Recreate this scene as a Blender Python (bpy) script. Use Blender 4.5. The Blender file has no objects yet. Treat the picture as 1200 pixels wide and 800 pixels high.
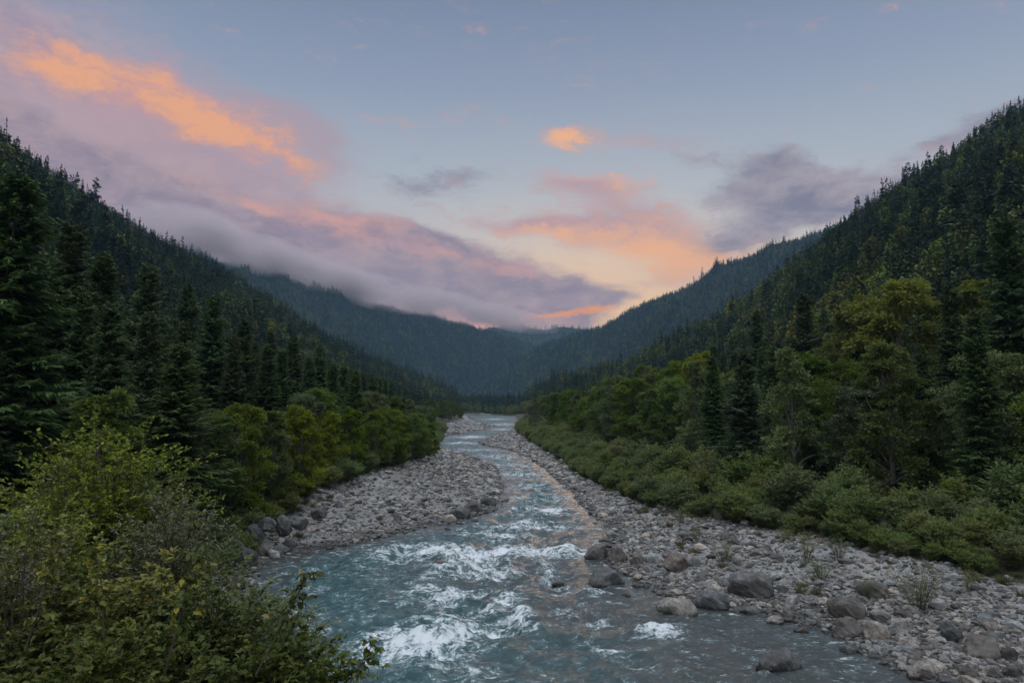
import bpy, math, random
import numpy as np

scene = bpy.context.scene
col = scene.collection
random.seed(11)
rng = np.random.default_rng(11)

# ------------------------------------------------------------------ camera
CAMZ = 12.7
PITCH = math.atan(72 / 800)
CP, SP = math.cos(PITCH), math.sin(PITCH)
cam_d = bpy.data.cameras.new('camera')
cam_d.lens = 24.0
cam_d.sensor_width = 36.0
cam_d.clip_start = 0.1
cam_d.clip_end = 20000
cam = bpy.data.objects.new('camera', cam_d)
cam.location = (0, 0, CAMZ)
cam.rotation_euler = (math.pi / 2 + PITCH, 0, 0)
col.objects.link(cam)
scene.camera = cam


def ray(px, py):
    """direction in the world seen at a point of the 1200x800 photograph"""
    a, b = (px - 600) / 800.0, (400 - py) / 800.0
    return np.array([a, CP - b * SP, SP + b * CP])


def ground(px, py, z=0.0):
    d = ray(px, py)
    return d * ((z - CAMZ) / d[2]) + np.array([0, 0, CAMZ])


def at(px, py, Y):
    d = ray(px, py)
    return d * (Y / d[1]) + np.array([0, 0, CAMZ])


def lin(r, g, b):
    f = lambda c: (c / 255 / 12.92) if c / 255 <= 0.04045 else ((c / 255 + 0.055) / 1.055) ** 2.4
    return (f(r), f(g), f(b), 1.0)


# ------------------------------------------------------------------ colour management, render
vs = scene.view_settings
vs.view_transform = 'Standard'
vs.look = 'None'
vs.exposure = 0.0
vs.gamma = 1.0
vs.use_curve_mapping = False
scene.render.engine = 'CYCLES'
cy = scene.cycles
cy.use_denoising = True
cy.max_bounces = 5
cy.diffuse_bounces = 3
cy.glossy_bounces = 2
cy.transmission_bounces = 3
cy.volume_bounces = 1
cy.caustics_reflective = False
cy.caustics_refractive = False

# ------------------------------------------------------------------ sky
SUN_AZ, SUN_EL = math.radians(7), math.radians(4)
world = bpy.data.worlds.new('World')
scene.world = world
world.use_nodes = True


class NT:
    def __init__(self, tree):
        self.t = tree
        self.L = tree.links

    def n(self, kind, **kw):
        nd = self.t.nodes.new(kind)
        for k, v in kw.items():
            setattr(nd, k, v)
        return nd

    def put(self, sock, v):
        if hasattr(v, 'is_output'):
            self.L.new(v, sock)
        elif v is not None:
            sock.default_value = v

    def m(self, op, a, b=None, c=None, clamp=False):
        nd = self.n('ShaderNodeMath', operation=op, use_clamp=clamp)
        for i, v in enumerate((a, b, c)):
            if v is not None:
                self.put(nd.inputs[i], v)
        return nd.outputs[0]

    def v(self, op, a, b=None, scale=None):
        nd = self.n('ShaderNodeVectorMath', operation=op)
        self.put(nd.inputs[0], a)
        if b is not None:
            self.put(nd.inputs[1], b)
        if scale is not None:
            self.put(nd.inputs['Scale'], scale)
        return nd.outputs['Value'] if op in ('DOT_PRODUCT', 'LENGTH', 'DISTANCE') else nd.outputs[0]

    def step(self, x, lo, hi, a=0.0, b=1.0):
        nd = self.n('ShaderNodeMapRange', interpolation_type='SMOOTHSTEP')
        self.put(nd.inputs['Value'], x)
        self.put(nd.inputs['From Min'], lo)
        self.put(nd.inputs['From Max'], hi)
        self.put(nd.inputs['To Min'], a)
        self.put(nd.inputs['To Max'], b)
        return nd.outputs[0]

    def noise(self, vec, scale, detail=4.0, rough=0.55, dist=0.0, out=0):
        nd = self.n('ShaderNodeTexNoise')
        if vec is not None:
            self.put(nd.inputs['Vector'], vec)
        self.put(nd.inputs['Scale'], scale)
        self.put(nd.inputs['Detail'], detail)
        self.put(nd.inputs['Roughness'], rough)
        self.put(nd.inputs['Distortion'], dist)
        return nd.outputs[out]

    def vor(self, vec, scale, feature='F1', out=0, rand=1.0):
        nd = self.n('ShaderNodeTexVoronoi', feature=feature)
        self.put(nd.inputs['Vector'], vec)
        self.put(nd.inputs['Scale'], scale)
        self.put(nd.inputs['Randomness'], rand)
        return nd.outputs[out]

    def mix(self, f, a, b, mode='MIX'):
        nd = self.n('ShaderNodeMix', data_type='RGBA', blend_type=mode)
        self.put(nd.inputs[0], f)
        self.put(nd.inputs[6], a)
        self.put(nd.inputs[7], b)
        return nd.outputs[2]

    def ramp(self, f, stops, mode='LINEAR'):
        nd = self.n('ShaderNodeValToRGB')
        cr = nd.color_ramp
        cr.interpolation = mode
        while len(cr.elements) < len(stops):
            cr.elements.new(0.5)
        for e, (p, c) in zip(cr.elements, stops):
            e.position = p
            e.color = c
        self.put(nd.inputs[0], f)
        return nd.outputs[0]

    def comb(self, x, y, z):
        nd = self.n('ShaderNodeCombineXYZ')
        for i, v in enumerate((x, y, z)):
            self.put(nd.inputs[i], v)
        return nd.outputs[0]

    def sep(self, v):
        nd = self.n('ShaderNodeSeparateXYZ')
        self.put(nd.inputs[0], v)
        return nd.outputs

    def attr(self, name, out='Fac'):
        nd = self.n('ShaderNodeAttribute', attribute_name=name)
        return nd.outputs[out]


def azel(px, py):
    d = ray(px, py)
    d = d / np.linalg.norm(d)
    return math.atan2(d[0], d[1]), math.asin(d[2])


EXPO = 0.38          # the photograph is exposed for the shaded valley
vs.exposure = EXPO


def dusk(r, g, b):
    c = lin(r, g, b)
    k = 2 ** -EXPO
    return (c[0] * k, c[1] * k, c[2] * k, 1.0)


def build_sky():
    N = NT(world.node_tree)
    for nd in list(N.t.nodes):
        N.t.nodes.remove(nd)
    out = N.n('ShaderNodeOutputWorld')
    bg = N.n('ShaderNodeBackground')
    N.L.new(bg.outputs[0], out.inputs[0])
    tc = N.n('ShaderNodeTexCoord').outputs['Generated']
    x, y, z = N.sep(tc)
    az = N.m('ARCTAN2', x, y)
    el = N.m('ARCSINE', z)
    # the wandering of the cloud edges
    flat = N.v('MULTIPLY', tc, (1.0, 1.0, 2.2))
    w1 = N.v('SUBTRACT', N.noise(flat, 4.0, 3.0, 0.5, out=1), (0.5, 0.5, 0.5))
    w2 = N.v('SUBTRACT', N.noise(flat, 14.0, 5.0, 0.6, out=1), (0.5, 0.5, 0.5))
    wv = N.v('ADD', N.v('MULTIPLY', w1, (0.16, 0.07, 0.0)), N.v('MULTIPLY', w2, (0.07, 0.032, 0.0)))
    P = N.v('ADD', N.comb(az, el, 1.0), wv)
    fb = N.noise(flat, 9.0, 7.0, 0.62, 0.4)
    fb2 = N.noise(N.v('MULTIPLY', tc, (1.0, 1.0, 3.2)), 26.0, 6.0, 0.65)
    front = N.m('GREATER_THAN', y, 0.0)

    def blobs(lst):
        """sum of soft rotated ellipses, each given by the direction it stands in"""
        acc = 0.0
        for (px, py, rx, ry, rot, w) in lst:
            a0, e0 = azel(px, py)
            h = 2.0
            ax, ex = azel(px + h, py)
            ay, ey = azel(px, py + h)
            J = np.array([[(ax - a0) / h, (ay - a0) / h], [(ex - e0) / h, (ey - e0) / h]])
            r = math.radians(rot)
            R = np.array([[math.cos(r), math.sin(r)], [-math.sin(r), math.cos(r)]])
            A = np.diag([1 / rx, 1 / ry]) @ R @ np.linalg.inv(J)
            k = -A @ np.array([a0, e0])
            d1 = N.v('DOT_PRODUCT', P, (A[0, 0], A[0, 1], k[0]))
            d2 = N.v('DOT_PRODUCT', P, (A[1, 0], A[1, 1], k[1]))
            q = N.m('MULTIPLY_ADD', d2, d2, N.m('MULTIPLY', d1, d1))
            acc = N.m('MULTIPLY_ADD', N.m('EXPONENT', N.m('MULTIPLY', q, -1.0)), w, acc)
        return acc

    # clear sky: real sky model plus a dusk gradient, brightened overhead out of view to light the land
    sky = N.n('ShaderNodeTexSky', sky_type='NISHITA')
    sky.sun_disc = False
    sky.sun_elevation = SUN_EL
    sky.sun_rotation = SUN_AZ
    sky.air_density = 1.4
    sky.dust_density = 1.5
    nish = N.v('SCALE', sky.outputs[0], scale=0.05)
    deg = N.m('MULTIPLY', el, 180 / math.pi / 90.0)
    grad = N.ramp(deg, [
        (0.0, dusk(224, 166, 134)),
        (6.0 / 90, dusk(234, 188, 156)),
        (10.0 / 90, dusk(224, 205, 190)),
        (14.5 / 90, dusk(204, 204, 206)),
        (19.0 / 90, dusk(180, 190, 202)),
        (25.0 / 90, dusk(152, 166, 190)),
        (33.0 / 90, dusk(122, 138, 168)),
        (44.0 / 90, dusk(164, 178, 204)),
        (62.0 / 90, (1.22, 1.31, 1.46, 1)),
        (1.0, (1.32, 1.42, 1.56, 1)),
    ])
    # away from the sunset side the low sky is a cool grey blue
    cosd = N.m('COSINE', N.m('SUBTRACT', az, SUN_AZ))
    warm = N.step(cosd, 0.55, 0.985)
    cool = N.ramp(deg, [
        (0.0, dusk(150, 150, 165)),
        (12.0 / 90, dusk(172, 182, 196)),
        (22.0 / 90, dusk(160, 172, 194)),
        (33.0 / 90, dusk(124, 139, 168)),
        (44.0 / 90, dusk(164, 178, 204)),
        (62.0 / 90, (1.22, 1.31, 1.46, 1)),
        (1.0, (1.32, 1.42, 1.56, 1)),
    ])
    # unseen sky behind the camera, made brighter as added light on the valley
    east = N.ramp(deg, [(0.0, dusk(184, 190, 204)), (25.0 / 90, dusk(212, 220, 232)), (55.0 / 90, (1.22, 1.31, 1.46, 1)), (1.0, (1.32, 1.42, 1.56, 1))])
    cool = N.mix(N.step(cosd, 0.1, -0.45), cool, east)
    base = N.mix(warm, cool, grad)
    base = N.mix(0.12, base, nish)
    c = base

    def layer(c, dens, lo, hi, colr, op=1.0):
        mk = N.m('MULTIPLY', N.m('MULTIPLY', N.step(dens, lo, hi), op), front)
        return N.mix(mk, c, colr)

    f0 = N.m('SUBTRACT', fb, 0.5)
    f1 = N.m('SUBTRACT', fb2, 0.5)
    rag = N.m('MULTIPLY_ADD', f1, 0.7, N.m('MULTIPLY', f0, 1.5))
    # thin streaks drawn out along the wind
    ca, sa = math.cos(math.radians(-14)), math.sin(math.radians(-14))
    ra = N.m('MULTIPLY_ADD', az, ca, N.m('MULTIPLY', el, sa))
    rb = N.m('MULTIPLY_ADD', az, -sa, N.m('MULTIPLY', el, ca))
    stv = N.v('ADD', N.comb(N.m('MULTIPLY', ra, 3.4), N.m('MULTIPLY', rb, 13.0), 0.0), N.v('SCALE', w2, scale=1.3))
    st = N.m('SUBTRACT', N.noise(stv, 2.6, 6.0, 0.62, 0.5), 0.5)
    puff = N.m('SUBTRACT', N.noise(N.v('ADD', flat, N.v('SCALE', w2, scale=0.12)), 17.0, 7.0, 0.60, 0.2), 0.5)
    wisp = N.m('MULTIPLY_ADD', st, 1.5, N.m('MULTIPLY', puff, 1.3))
    # lavender veil in the upper left
    dv = N.m('ADD', blobs([(-40, 60, 200, 110, 12, 0.9), (120, 170, 330, 80, 22, 0.95), (330, 250, 200, 56, 18, .55)]), N.m('MULTIPLY', wisp, 0.30))
    c = layer(c, dv, 0.02, 1.05, N.mix(N.step(N.m('ADD', fb, N.m('MULTIPLY', st, .5)), 0.3, 0.7), dusk(164, 146, 164), dusk(200, 168, 168)), 0.9)
    # warm glow low over the valley
    dg = blobs([(690, 372, 200, 34, 0, 0.85), (730, 320, 240, 62, 0, 0.5)])
    c = layer(c, dg, 0.0, 0.9, dusk(255, 210, 160), 0.88)
    # broken pink and orange clouds
    db = N.m('ADD', blobs([
        (655, 164, 40, 15, 3, 1.0), (770, 166, 70, 14, 5, 0.55), (685, 216, 64, 14, -2, 0.85), (740, 240, 70, 18, 8, 0.6),
        (640, 268, 90, 10, -2, 0.8), (740, 272, 120, 24, 4, 0.95), (800, 288, 60, 22, 0, 0.8), (780, 318, 70, 14, -8, 0.45),
        (560, 258, 34, 8, 0, 0.35), (390, 246, 50, 14, 8, .4), (905, 300, 50, 10, -8, .45), (600, 205, 40, 8, 0, .3)]), N.m('MULTIPLY', wisp, 0.75))
    lit = N.m('ADD', blobs([(650, 166, 40, 14, 0, 0.75), (780, 292, 90, 26, 0, 0.95), (640, 274, 70, 8, 0, 0.5), (700, 210, 50, 8, 0, 0.5), (690, 360, 80, 12, 0, .8)]),
                N.m('MULTIPLY', wisp, 0.8))
    c = layer(c, db, 0.12, 1.0, N.mix(N.step(lit, -0.15, 0.85), dusk(190, 156, 162), dusk(252, 184, 132)), 0.92)
    # small grey clouds
    da = N.m('ADD', blobs([
        (500, 212, 66, 18, 8, 0.62), (552, 194, 56, 14, 10, 0.5), (940, 228, 100, 28, 4, 1.5), (905, 206, 64, 18, 20, 0.95),
        (1000, 220, 56, 18, -6, 0.85), (850, 280, 46, 16, -4, 0.95), (1170, 136, 80, 15, -30, 0.95), (1080, 178, 46, 10, -14, 0.6),
        (930, 250, 80, 16, -12, 0.75), (800, 182, 44, 9, 10, 0.45)]), N.m('MULTIPLY', wisp, 0.75))
    c = layer(c, da, 0.12, 1.0, N.mix(N.step(N.m('ADD', fb, N.m('MULTIPLY', puff, .6)), 0.28, 0.7), dusk(122, 119, 138), dusk(172, 160, 168)), 0.92)
    # orange streak in the upper left
    do = N.m('ADD', blobs([
        (96, 84, 56, 22, 12, 1.05), (150, 106, 80, 27, 20, 0.95), (232, 134, 84, 30, 20, 1.05), (305, 168, 60, 22, 28, 1.0),
        (225, 104, 50, 12, 18, .5), (160, 130, 120, 14, 22, .4)]), N.m('MULTIPLY', wisp, 0.95))
    c = layer(c, N.m('ADD', blobs([(345, 150, 74, 26, 28, 0.95), (285, 112, 110, 24, 24, .55), (230, 165, 170, 40, 20, .85), (120, 110, 150, 50, 14, .5)]), N.m('MULTIPLY', wisp, 0.5)), 0.05, 1.1, dusk(180, 154, 164), 0.7)
    c = layer(c, do, 0.05, 1.5, N.mix(N.step(N.m('ADD', N.m('MULTIPLY', wisp, 1.2), N.m('MULTIPLY', do, 0.45)), -0.05, 1.0), dusk(208, 156, 152), dusk(244, 172, 122)), 0.9)
    # the long low bank over the left side of the valley
    dm = N.m('ADD', blobs([
        (-60, 190, 150, 70, 20, 1.0), (40, 200, 110, 62, 25, 0.95), (130, 235, 120, 54, 22, 1.05), (230, 266, 120, 48, 18, 1.1), (330, 290, 110, 50, 12, 1.1),
        (395, 268, 64, 36, 14, 0.95), (440, 315, 110, 46, 10, 1.1), (540, 332, 100, 38, 8, 1.1), (620, 343, 84, 28, 4, 1.05), (700, 343, 66, 13, 2, 1.0),
        (480, 375, 200, 44, 8, 1.2), (600, 378, 80, 24, 3, 1.0), (470, 275, 60, 14, 16, .6), (100, 300, 220, 70, 24, 1.2), (300, 350, 220, 60, 18, 1.2), (-80, 260, 200, 90, 20, 1.2)]), N.m('MULTIPLY', wisp, 0.42))
    pk = N.m('ADD', blobs([(400, 254, 70, 22, 12, 0.9), (500, 300, 70, 12, 10, 0.55), (560, 362, 90, 18, 6, 0.6), (330, 300, 60, 18, 10, .2), (600, 316, 60, 10, 8, .55),
                           (318, 240, 26, 7, 10, 1.1), (500, 378, 170, 14, 8, 0.5), (600, 378, 60, 14, 0, .6), (230, 215, 60, 10, 20, .4)]), N.m('MULTIPLY', wisp, 0.7))
    mcol = N.mix(N.step(N.m('ADD', fb, N.m('MULTIPLY', st, .6)), 0.3, 0.72), dusk(144, 130, 146), dusk(178, 155, 161))
    mcol = N.mix(N.m('MULTIPLY', N.step(pk, 0.08, 1.15), .88), mcol, dusk(222, 164, 150))
    c = layer(c, dm, 0.25, 1.0, mcol, 0.96)
    # burning strip under the bank
    ds = N.m('ADD', blobs([(665, 367, 46, 5, -2, 0.9), (705, 359, 40, 5, -3, 0.85), (625, 364, 24, 4, 0, 0.5)]), N.m('MULTIPLY', wisp, 0.6))
    c = layer(c, ds, 0.2, 1.2, dusk(250, 160, 92), 0.9)
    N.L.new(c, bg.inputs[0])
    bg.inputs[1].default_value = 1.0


build_sky()

# the sun has gone behind the ridges: a last faint wide glow
sd = bpy.data.lights.new('sun', 'SUN')
sd.energy = 0.25
sd.angle = math.radians(14)
sd.color = (1.0, 0.66, 0.42)
sun = bpy.data.objects.new('sun', sd)
sun.rotation_euler = (math.pi / 2 - SUN_EL, 0, math.pi - SUN_AZ)
sun.location = (40, 0, 300)
col.objects.link(sun)


# ------------------------------------------------------------------ small tools
def tag(o, label=None, cat=None, group=None, kind=None):
    if label:
        o['label'] = label
    if cat:
        o['category'] = cat
    if group:
        o['group'] = group
    if kind:
        o['kind'] = kind
    return o


def mesh(name, V, faces, mat=None, smooth=False, attrs=None):
    """faces: list of index arrays (n,3) or (n,4)"""
    me = bpy.data.meshes.new(name)
    V = np.asarray(V, dtype=np.float32)
    me.vertices.add(len(V))
    me.vertices.foreach_set('co', V.ravel())
    if not isinstance(faces, list):
        faces = [faces]
    faces = [np.asarray(f, dtype=np.int32) for f in faces if len(f)]
    nl = sum(f.size for f in faces)
    npoly = sum(len(f) for f in faces)
    me.loops.add(nl)
    me.polygons.add(npoly)
    me.loops.foreach_set('vertex_index', np.concatenate([f.ravel() for f in faces]))
    sizes = np.concatenate([np.full(len(f), f.shape[1], dtype=np.int32) for f in faces])
    starts = np.concatenate([[0], np.cumsum(sizes)[:-1]]).astype(np.int32)
    me.polygons.foreach_set('loop_start', starts)
    if smooth:
        me.polygons.foreach_set('use_smooth', np.ones(npoly, dtype=bool))
    for k, a in (attrs or {}).items():
        a = np.asarray(a, dtype=np.float32)
        if a.ndim == 1:
            at_ = me.attributes.new(k, 'FLOAT', 'POINT')
            at_.data.foreach_set('value', a)
        else:
            at_ = me.attributes.new(k, 'FLOAT_VECTOR', 'POINT')
            at_.data.foreach_set('vector', a.ravel())
    if mat:
        me.materials.append(mat)
    me.update(calc_edges=True)
    return me


def link(name, me, parent=None):
    o = bpy.data.objects.new(name, me)
    col.objects.link(o)
    if parent:
        o.parent = parent
    return o


def copy_tree(o, parent=None):
    c = o.copy()
    col.objects.link(c)
    c.parent = parent
    for ch in o.children:
        copy_tree(ch, c)
    return c


_perm = np.random.default_rng(5).permutation(512)
_perm = np.concatenate([_perm, _perm, _perm])
_ga = np.random.default_rng(6).uniform(0, 2 * math.pi, 512)
_gx, _gy = np.cos(_ga), np.sin(_ga)


def perlin(x, y, seed=0):
    x = np.asarray(x, dtype=float) + seed * 17.13
    y = np.asarray(y, dtype=float) + seed * 9.71
    xi, yi = np.floor(x).astype(int), np.floor(y).astype(int)
    xf, yf = x - xi, y - yi
    u, v = xf * xf * xf * (xf * (xf * 6 - 15) + 10), yf * yf * yf * (yf * (yf * 6 - 15) + 10)

    def g(ix, iy, dx, dy):
        h = _perm[(_perm[ix & 511] + iy) & 511]
        return _gx[h] * dx + _gy[h] * dy
    n00, n10 = g(xi, yi, xf, yf), g(xi + 1, yi, xf - 1, yf)
    n01, n11 = g(xi, yi + 1, xf, yf - 1), g(xi + 1, yi + 1, xf - 1, yf - 1)
    return ((n00 * (1 - u) + n10 * u) * (1 - v) + (n01 * (1 - u) + n11 * u) * v) * 1.5


def fbm(x, y, octv=4, seed=0, gain=0.5):
    s, a, f = 0.0, 1.0, 1.0
    for i in range(octv):
        s = s + a * perlin(np.asarray(x) * f, np.asarray(y) * f, seed + i * 3)
        a *= gain
        f *= 2.03
    return s


def sstep(x, a, b):
    t = np.clip((np.asarray(x, dtype=float) - a) / (b - a), 0, 1)
    return t * t * (3 - 2 * t)


def resample(P, n):
    P = np.asarray(P, dtype=float)
    s = np.concatenate([[0], np.cumsum(np.linalg.norm(np.diff(P, axis=0), axis=1))])
    t = np.linspace(0, s[-1], n)
    return np.stack([np.interp(t, s, P[:, k]) for k in range(P.shape[1])], 1)

# ------------------------------------------------------------------ the river's two shores (on the water plane z = 0)
def shore(world_pts, px_pts, tail):
    return np.array([list(p) for p in world_pts] + [list(ground(*p)[:2]) for p in px_pts] + [list(p) for p in tail])


SHL = shore([(-3, -60), (-3, 0), (-3.5, 12), (-7, 22), (-10, 31)],
            [(288, 716), (283, 690), (300, 664), (345, 648), (420, 638), (455, 627), (530, 613), (572, 600), (588, 586), (585, 562), (578, 546),
             (545, 533), (514, 524), (507, 513), (540, 508), (576, 502), (578, 499), (560, 494), (550, 490), (549, 487)], [(-75, 730), (-150, 790), (-260, 830)])
SHR = shore([(44, -60), (42, 0), (30, 22)],
            [(1090, 800), (1040, 775), (975, 745), (900, 722), (845, 712), (780, 695), (735, 676), (700, 656), (712, 640), (716, 622), (700, 606),
             (681, 590), (672, 575), (655, 562), (643, 550), (610, 530), (566, 521), (563, 517.5), (590, 508), (604, 503), (606, 497), (606, 491), (604, 487)],
            [(-20, 730), (-70, 790), (-260, 880)])
RIVER = np.concatenate([SHL, SHR[::-1]])
# edges of the woods behind the stony banks
VEGL = np.array([[-9, 0], [-14, 22], [-20, 34]] + [list(ground(*p, 2.0)[:2]) for p in
                [(265, 632), (300, 612), (345, 590), (400, 574), (460, 553), (500, 532), (508, 514), (520, 500), (545, 490)]] + [[-70, 900]])
VEGR = np.array([[50, 0], [44, 35]] + [list(ground(*p, 1.6)[:2]) for p in
                [(1200, 676), (1090, 655), (1000, 634), (920, 617), (850, 603), (760, 582), (690, 553), (655, 530), (625, 516), (608, 504), (608, 492)]] + [[0, 900]])


def seg_dist(x, y, P, closed=False):
    x, y = np.asarray(x, float).ravel(), np.asarray(y, float).ravel()
    d = np.full(x.shape, 1e9)
    n = len(P) if closed else len(P) - 1
    for i in range(n):
        a, b = P[i], P[(i + 1) % len(P)]
        ab = b - a
        t = np.clip(((x - a[0]) * ab[0] + (y - a[1]) * ab[1]) / (ab @ ab + 1e-9), 0, 1)
        d = np.minimum(d, np.hypot(x - a[0] - t * ab[0], y - a[1] - t * ab[1]))
    return d


def inside(x, y, P):
    x, y = np.asarray(x, float).ravel(), np.asarray(y, float).ravel()
    r = np.zeros(x.shape, bool)
    for i in range(len(P)):
        a, b = P[i], P[(i + 1) % len(P)]
        if a[1] == b[1]:
            continue
        c = (a[1] > y) != (b[1] > y)
        r ^= c & (x < (b[0] - a[0]) * (y - a[1]) / (b[1] - a[1]) + a[0])
    return r


def river_d(x, y):
    """metres from the waterline, negative in the water"""
    sh = np.shape(x)
    d = seg_dist(x, y, RIVER, True)
    d = np.where(inside(x, y, RIVER), -d, d)
    return d.reshape(sh)


POLYL = np.concatenate([VEGL, [[-2500, 900], [-2500, 0]]])
POLYR = np.concatenate([VEGR, [[2500, 900], [2500, 0]]])


def veg_d(x, y):
    """metres inside the woods' edge (negative on the stones), and the side"""
    sh = np.shape(x)
    dl, dr = seg_dist(x, y, VEGL), seg_dist(x, y, VEGR)
    l = np.where(inside(x, y, POLYL), dl, -dl)
    r = np.where(inside(x, y, POLYR), dr, -dr)
    return np.maximum(l, r).reshape(sh), (l > r).reshape(sh)


def terrain(x, y, full=False):
    x, y = np.asarray(x, float), np.asarray(y, float)
    d = river_d(x, y)
    v, left = veg_d(x, y)
    left = left | (x < -0.08 * y - 3)
    wob = fbm(x / 9, y / 9, 3, 3)
    dd = d + 0.5 * perlin(x / 2.3, y / 2.3, 8) * sstep(np.abs(d), 4, 0) + wob * 0.5
    z = np.where(dd < 0, np.maximum(dd * 0.28, -1.6), 0)
    dp = np.maximum(dd, 0)
    bank = 1.35 * (1 - np.exp(-dp * 0.075)) + 0.012 * dp
    bankl = 0.16 * dp * sstep(dp, 0, 6) + 0.2 * (1 - np.exp(-dp * 0.3))
    bankl = np.minimum(bankl, 2.6 + 0.02 * dp)
    z = z + np.where(left, bankl, bank)
    far = sstep(y, 250, 500)
    z = z * (1 - 0.25 * far)
    # lumps of cobble bars, little hollows
    rough = sstep(dp, 0, 3)
    z = z + rough * (0.22 * wob + 0.10 * perlin(x / 1.7, y / 1.7, 5) + 0.05 * perlin(x / 0.7, y / 0.7, 6))
    # forest floor lifts gently behind the edge
    vp = np.maximum(v, 0)
    z = z + np.where(left, 1.4 * sstep(vp, 0, 6) + 0.05 * vp, 0.7 * sstep(vp, 0, 5) + 0.035 * np.minimum(vp, 90))
    # the steep near bank on the left, under the camera's side
    lean = 12.0 - 0.44 * np.maximum(y, -5)
    nb = np.maximum(lean, 0) * sstep(d, 0.0, 7.0) * (x < 0)
    z = np.maximum(z, np.where((x < 0) & (nb > 0.02), nb, -9))
    if full:
        return z, d, v, left
    return z


# ------------------------------------------------------------------ materials
G = lambda r, g, b: (r, g, b, 1.0)


def new_mat(name):
    m = bpy.data.materials.new(name)
    m.use_nodes = True
    N = NT(m.node_tree)
    b = N.t.nodes['Principled BSDF']
    return m, N, b


def obj_rand(N):
    return N.n('ShaderNodeObjectInfo').outputs['Random']


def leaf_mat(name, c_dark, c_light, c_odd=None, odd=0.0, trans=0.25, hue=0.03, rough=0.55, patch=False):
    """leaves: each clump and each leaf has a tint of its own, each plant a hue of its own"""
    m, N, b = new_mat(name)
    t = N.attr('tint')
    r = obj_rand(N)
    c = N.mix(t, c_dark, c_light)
    if c_odd:
        c = N.mix(N.step(N.attr('odd'), 1.0 - odd, 1.0 - odd + 0.02), c, c_odd)
    if patch:       # stands of one age and kind share a tone
        where = N.n('ShaderNodeObjectInfo').outputs['Location']
        pn = N.noise(where, .011, 4, .65)
        pm = N.noise(N.v('ADD', where, (300, 0, 0)), .02, 3, .6)
        c = N.mix(N.m('MULTIPLY', N.step(pn, .5, .64), .8), c, N.mix(1.0, c, G(2.0, 1.6, .75), 'MULTIPLY'))
        c = N.mix(N.m('MULTIPLY', N.step(pm, .54, .68), .55), c, N.mix(1.0, c, G(.62, .66, .85), 'MULTIPLY'))
    h = N.n('ShaderNodeHueSaturation')
    N.put(h.inputs['Hue'], N.m('MULTIPLY_ADD', r, hue * 2, 0.5 - hue))
    N.put(h.inputs['Value'], N.m('MULTIPLY_ADD', N.m('FRACT', N.m('MULTIPLY', r, 7.31)), 0.40, 0.85))
    N.put(h.inputs['Saturation'], N.m('MULTIPLY_ADD', N.m('FRACT', N.m('MULTIPLY', r, 3.7)), 0.3, 0.82))
    N.put(h.inputs['Color'], c)
    cc = h.outputs[0]
    N.put(b.inputs['Base Color'], cc)
    b.inputs['Roughness'].default_value = rough
    b.inputs['Specular IOR Level'].default_value = 0.10
    if trans > 0:
        tr = N.n('ShaderNodeBsdfTranslucent')
        N.put(tr.inputs[0], N.mix(0.5, cc, N.mix(1.0, cc, (0.9, 1.0, 0.35, 1), 'MULTIPLY')))
        mx = N.n('ShaderNodeMixShader')
        mx.inputs[0].default_value = trans
        N.L.new(b.outputs[0], mx.inputs[1])
        N.L.new(tr.outputs[0], mx.inputs[2])
        N.L.new(mx.outputs[0], N.t.nodes['Material Output'].inputs[0])
    return m


def bark_mat(name, a, c):
    m, N, b = new_mat(name)
    tc = N.n('ShaderNodeTexCoord').outputs['Object']
    n = N.noise(N.v('MULTIPLY', tc, (6, 6, 1.2)), 2.0, 5, 0.65)
    N.put(b.inputs['Base Color'], N.mix(N.step(n, 0.35, 0.65), a, c))
    b.inputs['Roughness'].default_value = 0.9
    bp = N.n('ShaderNodeBump')
    bp.inputs['Strength'].default_value = 0.6
    bp.inputs['Distance'].default_value = 0.05
    N.put(bp.inputs['Height'], n)
    N.L.new(bp.outputs[0], b.inputs['Normal'])
    return m


M = {}
M['spruce'] = leaf_mat('spruce_needles', G(.026, .050, .022), G(.125, .180, .058), trans=0.15, hue=0.02)
M['spruce_far'] = leaf_mat('far_spruce_needles', G(.022, .044, .024), G(.080, .120, .048), trans=0.0, hue=0.035, patch=True)
M['broad_far'] = leaf_mat('far_leaves', G(.062, .092, .022), G(.175, .198, .045), trans=0.0, hue=0.045, patch=True)
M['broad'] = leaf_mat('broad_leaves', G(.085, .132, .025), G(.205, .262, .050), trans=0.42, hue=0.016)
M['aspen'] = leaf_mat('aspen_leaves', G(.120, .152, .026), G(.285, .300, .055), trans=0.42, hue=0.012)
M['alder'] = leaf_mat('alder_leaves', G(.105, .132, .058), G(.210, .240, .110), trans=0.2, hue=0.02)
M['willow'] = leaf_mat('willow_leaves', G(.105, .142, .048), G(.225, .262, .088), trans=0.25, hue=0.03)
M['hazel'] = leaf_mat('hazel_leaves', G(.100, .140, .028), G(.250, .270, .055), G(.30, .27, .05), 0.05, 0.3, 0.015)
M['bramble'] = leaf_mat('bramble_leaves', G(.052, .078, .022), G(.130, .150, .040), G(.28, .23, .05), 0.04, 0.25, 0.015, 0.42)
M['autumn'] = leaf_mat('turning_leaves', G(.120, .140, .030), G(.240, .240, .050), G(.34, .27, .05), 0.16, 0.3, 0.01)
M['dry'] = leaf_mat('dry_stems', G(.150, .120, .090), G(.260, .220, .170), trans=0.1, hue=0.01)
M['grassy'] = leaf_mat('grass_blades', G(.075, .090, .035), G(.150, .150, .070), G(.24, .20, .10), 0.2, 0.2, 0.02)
M['bark_spruce'] = bark_mat('spruce_bark', G(.05, .035, .026), G(.13, .10, .08))
M['bark_broad'] = bark_mat('grey_bark', G(.07, .06, .05), G(.20, .18, .155))
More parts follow.
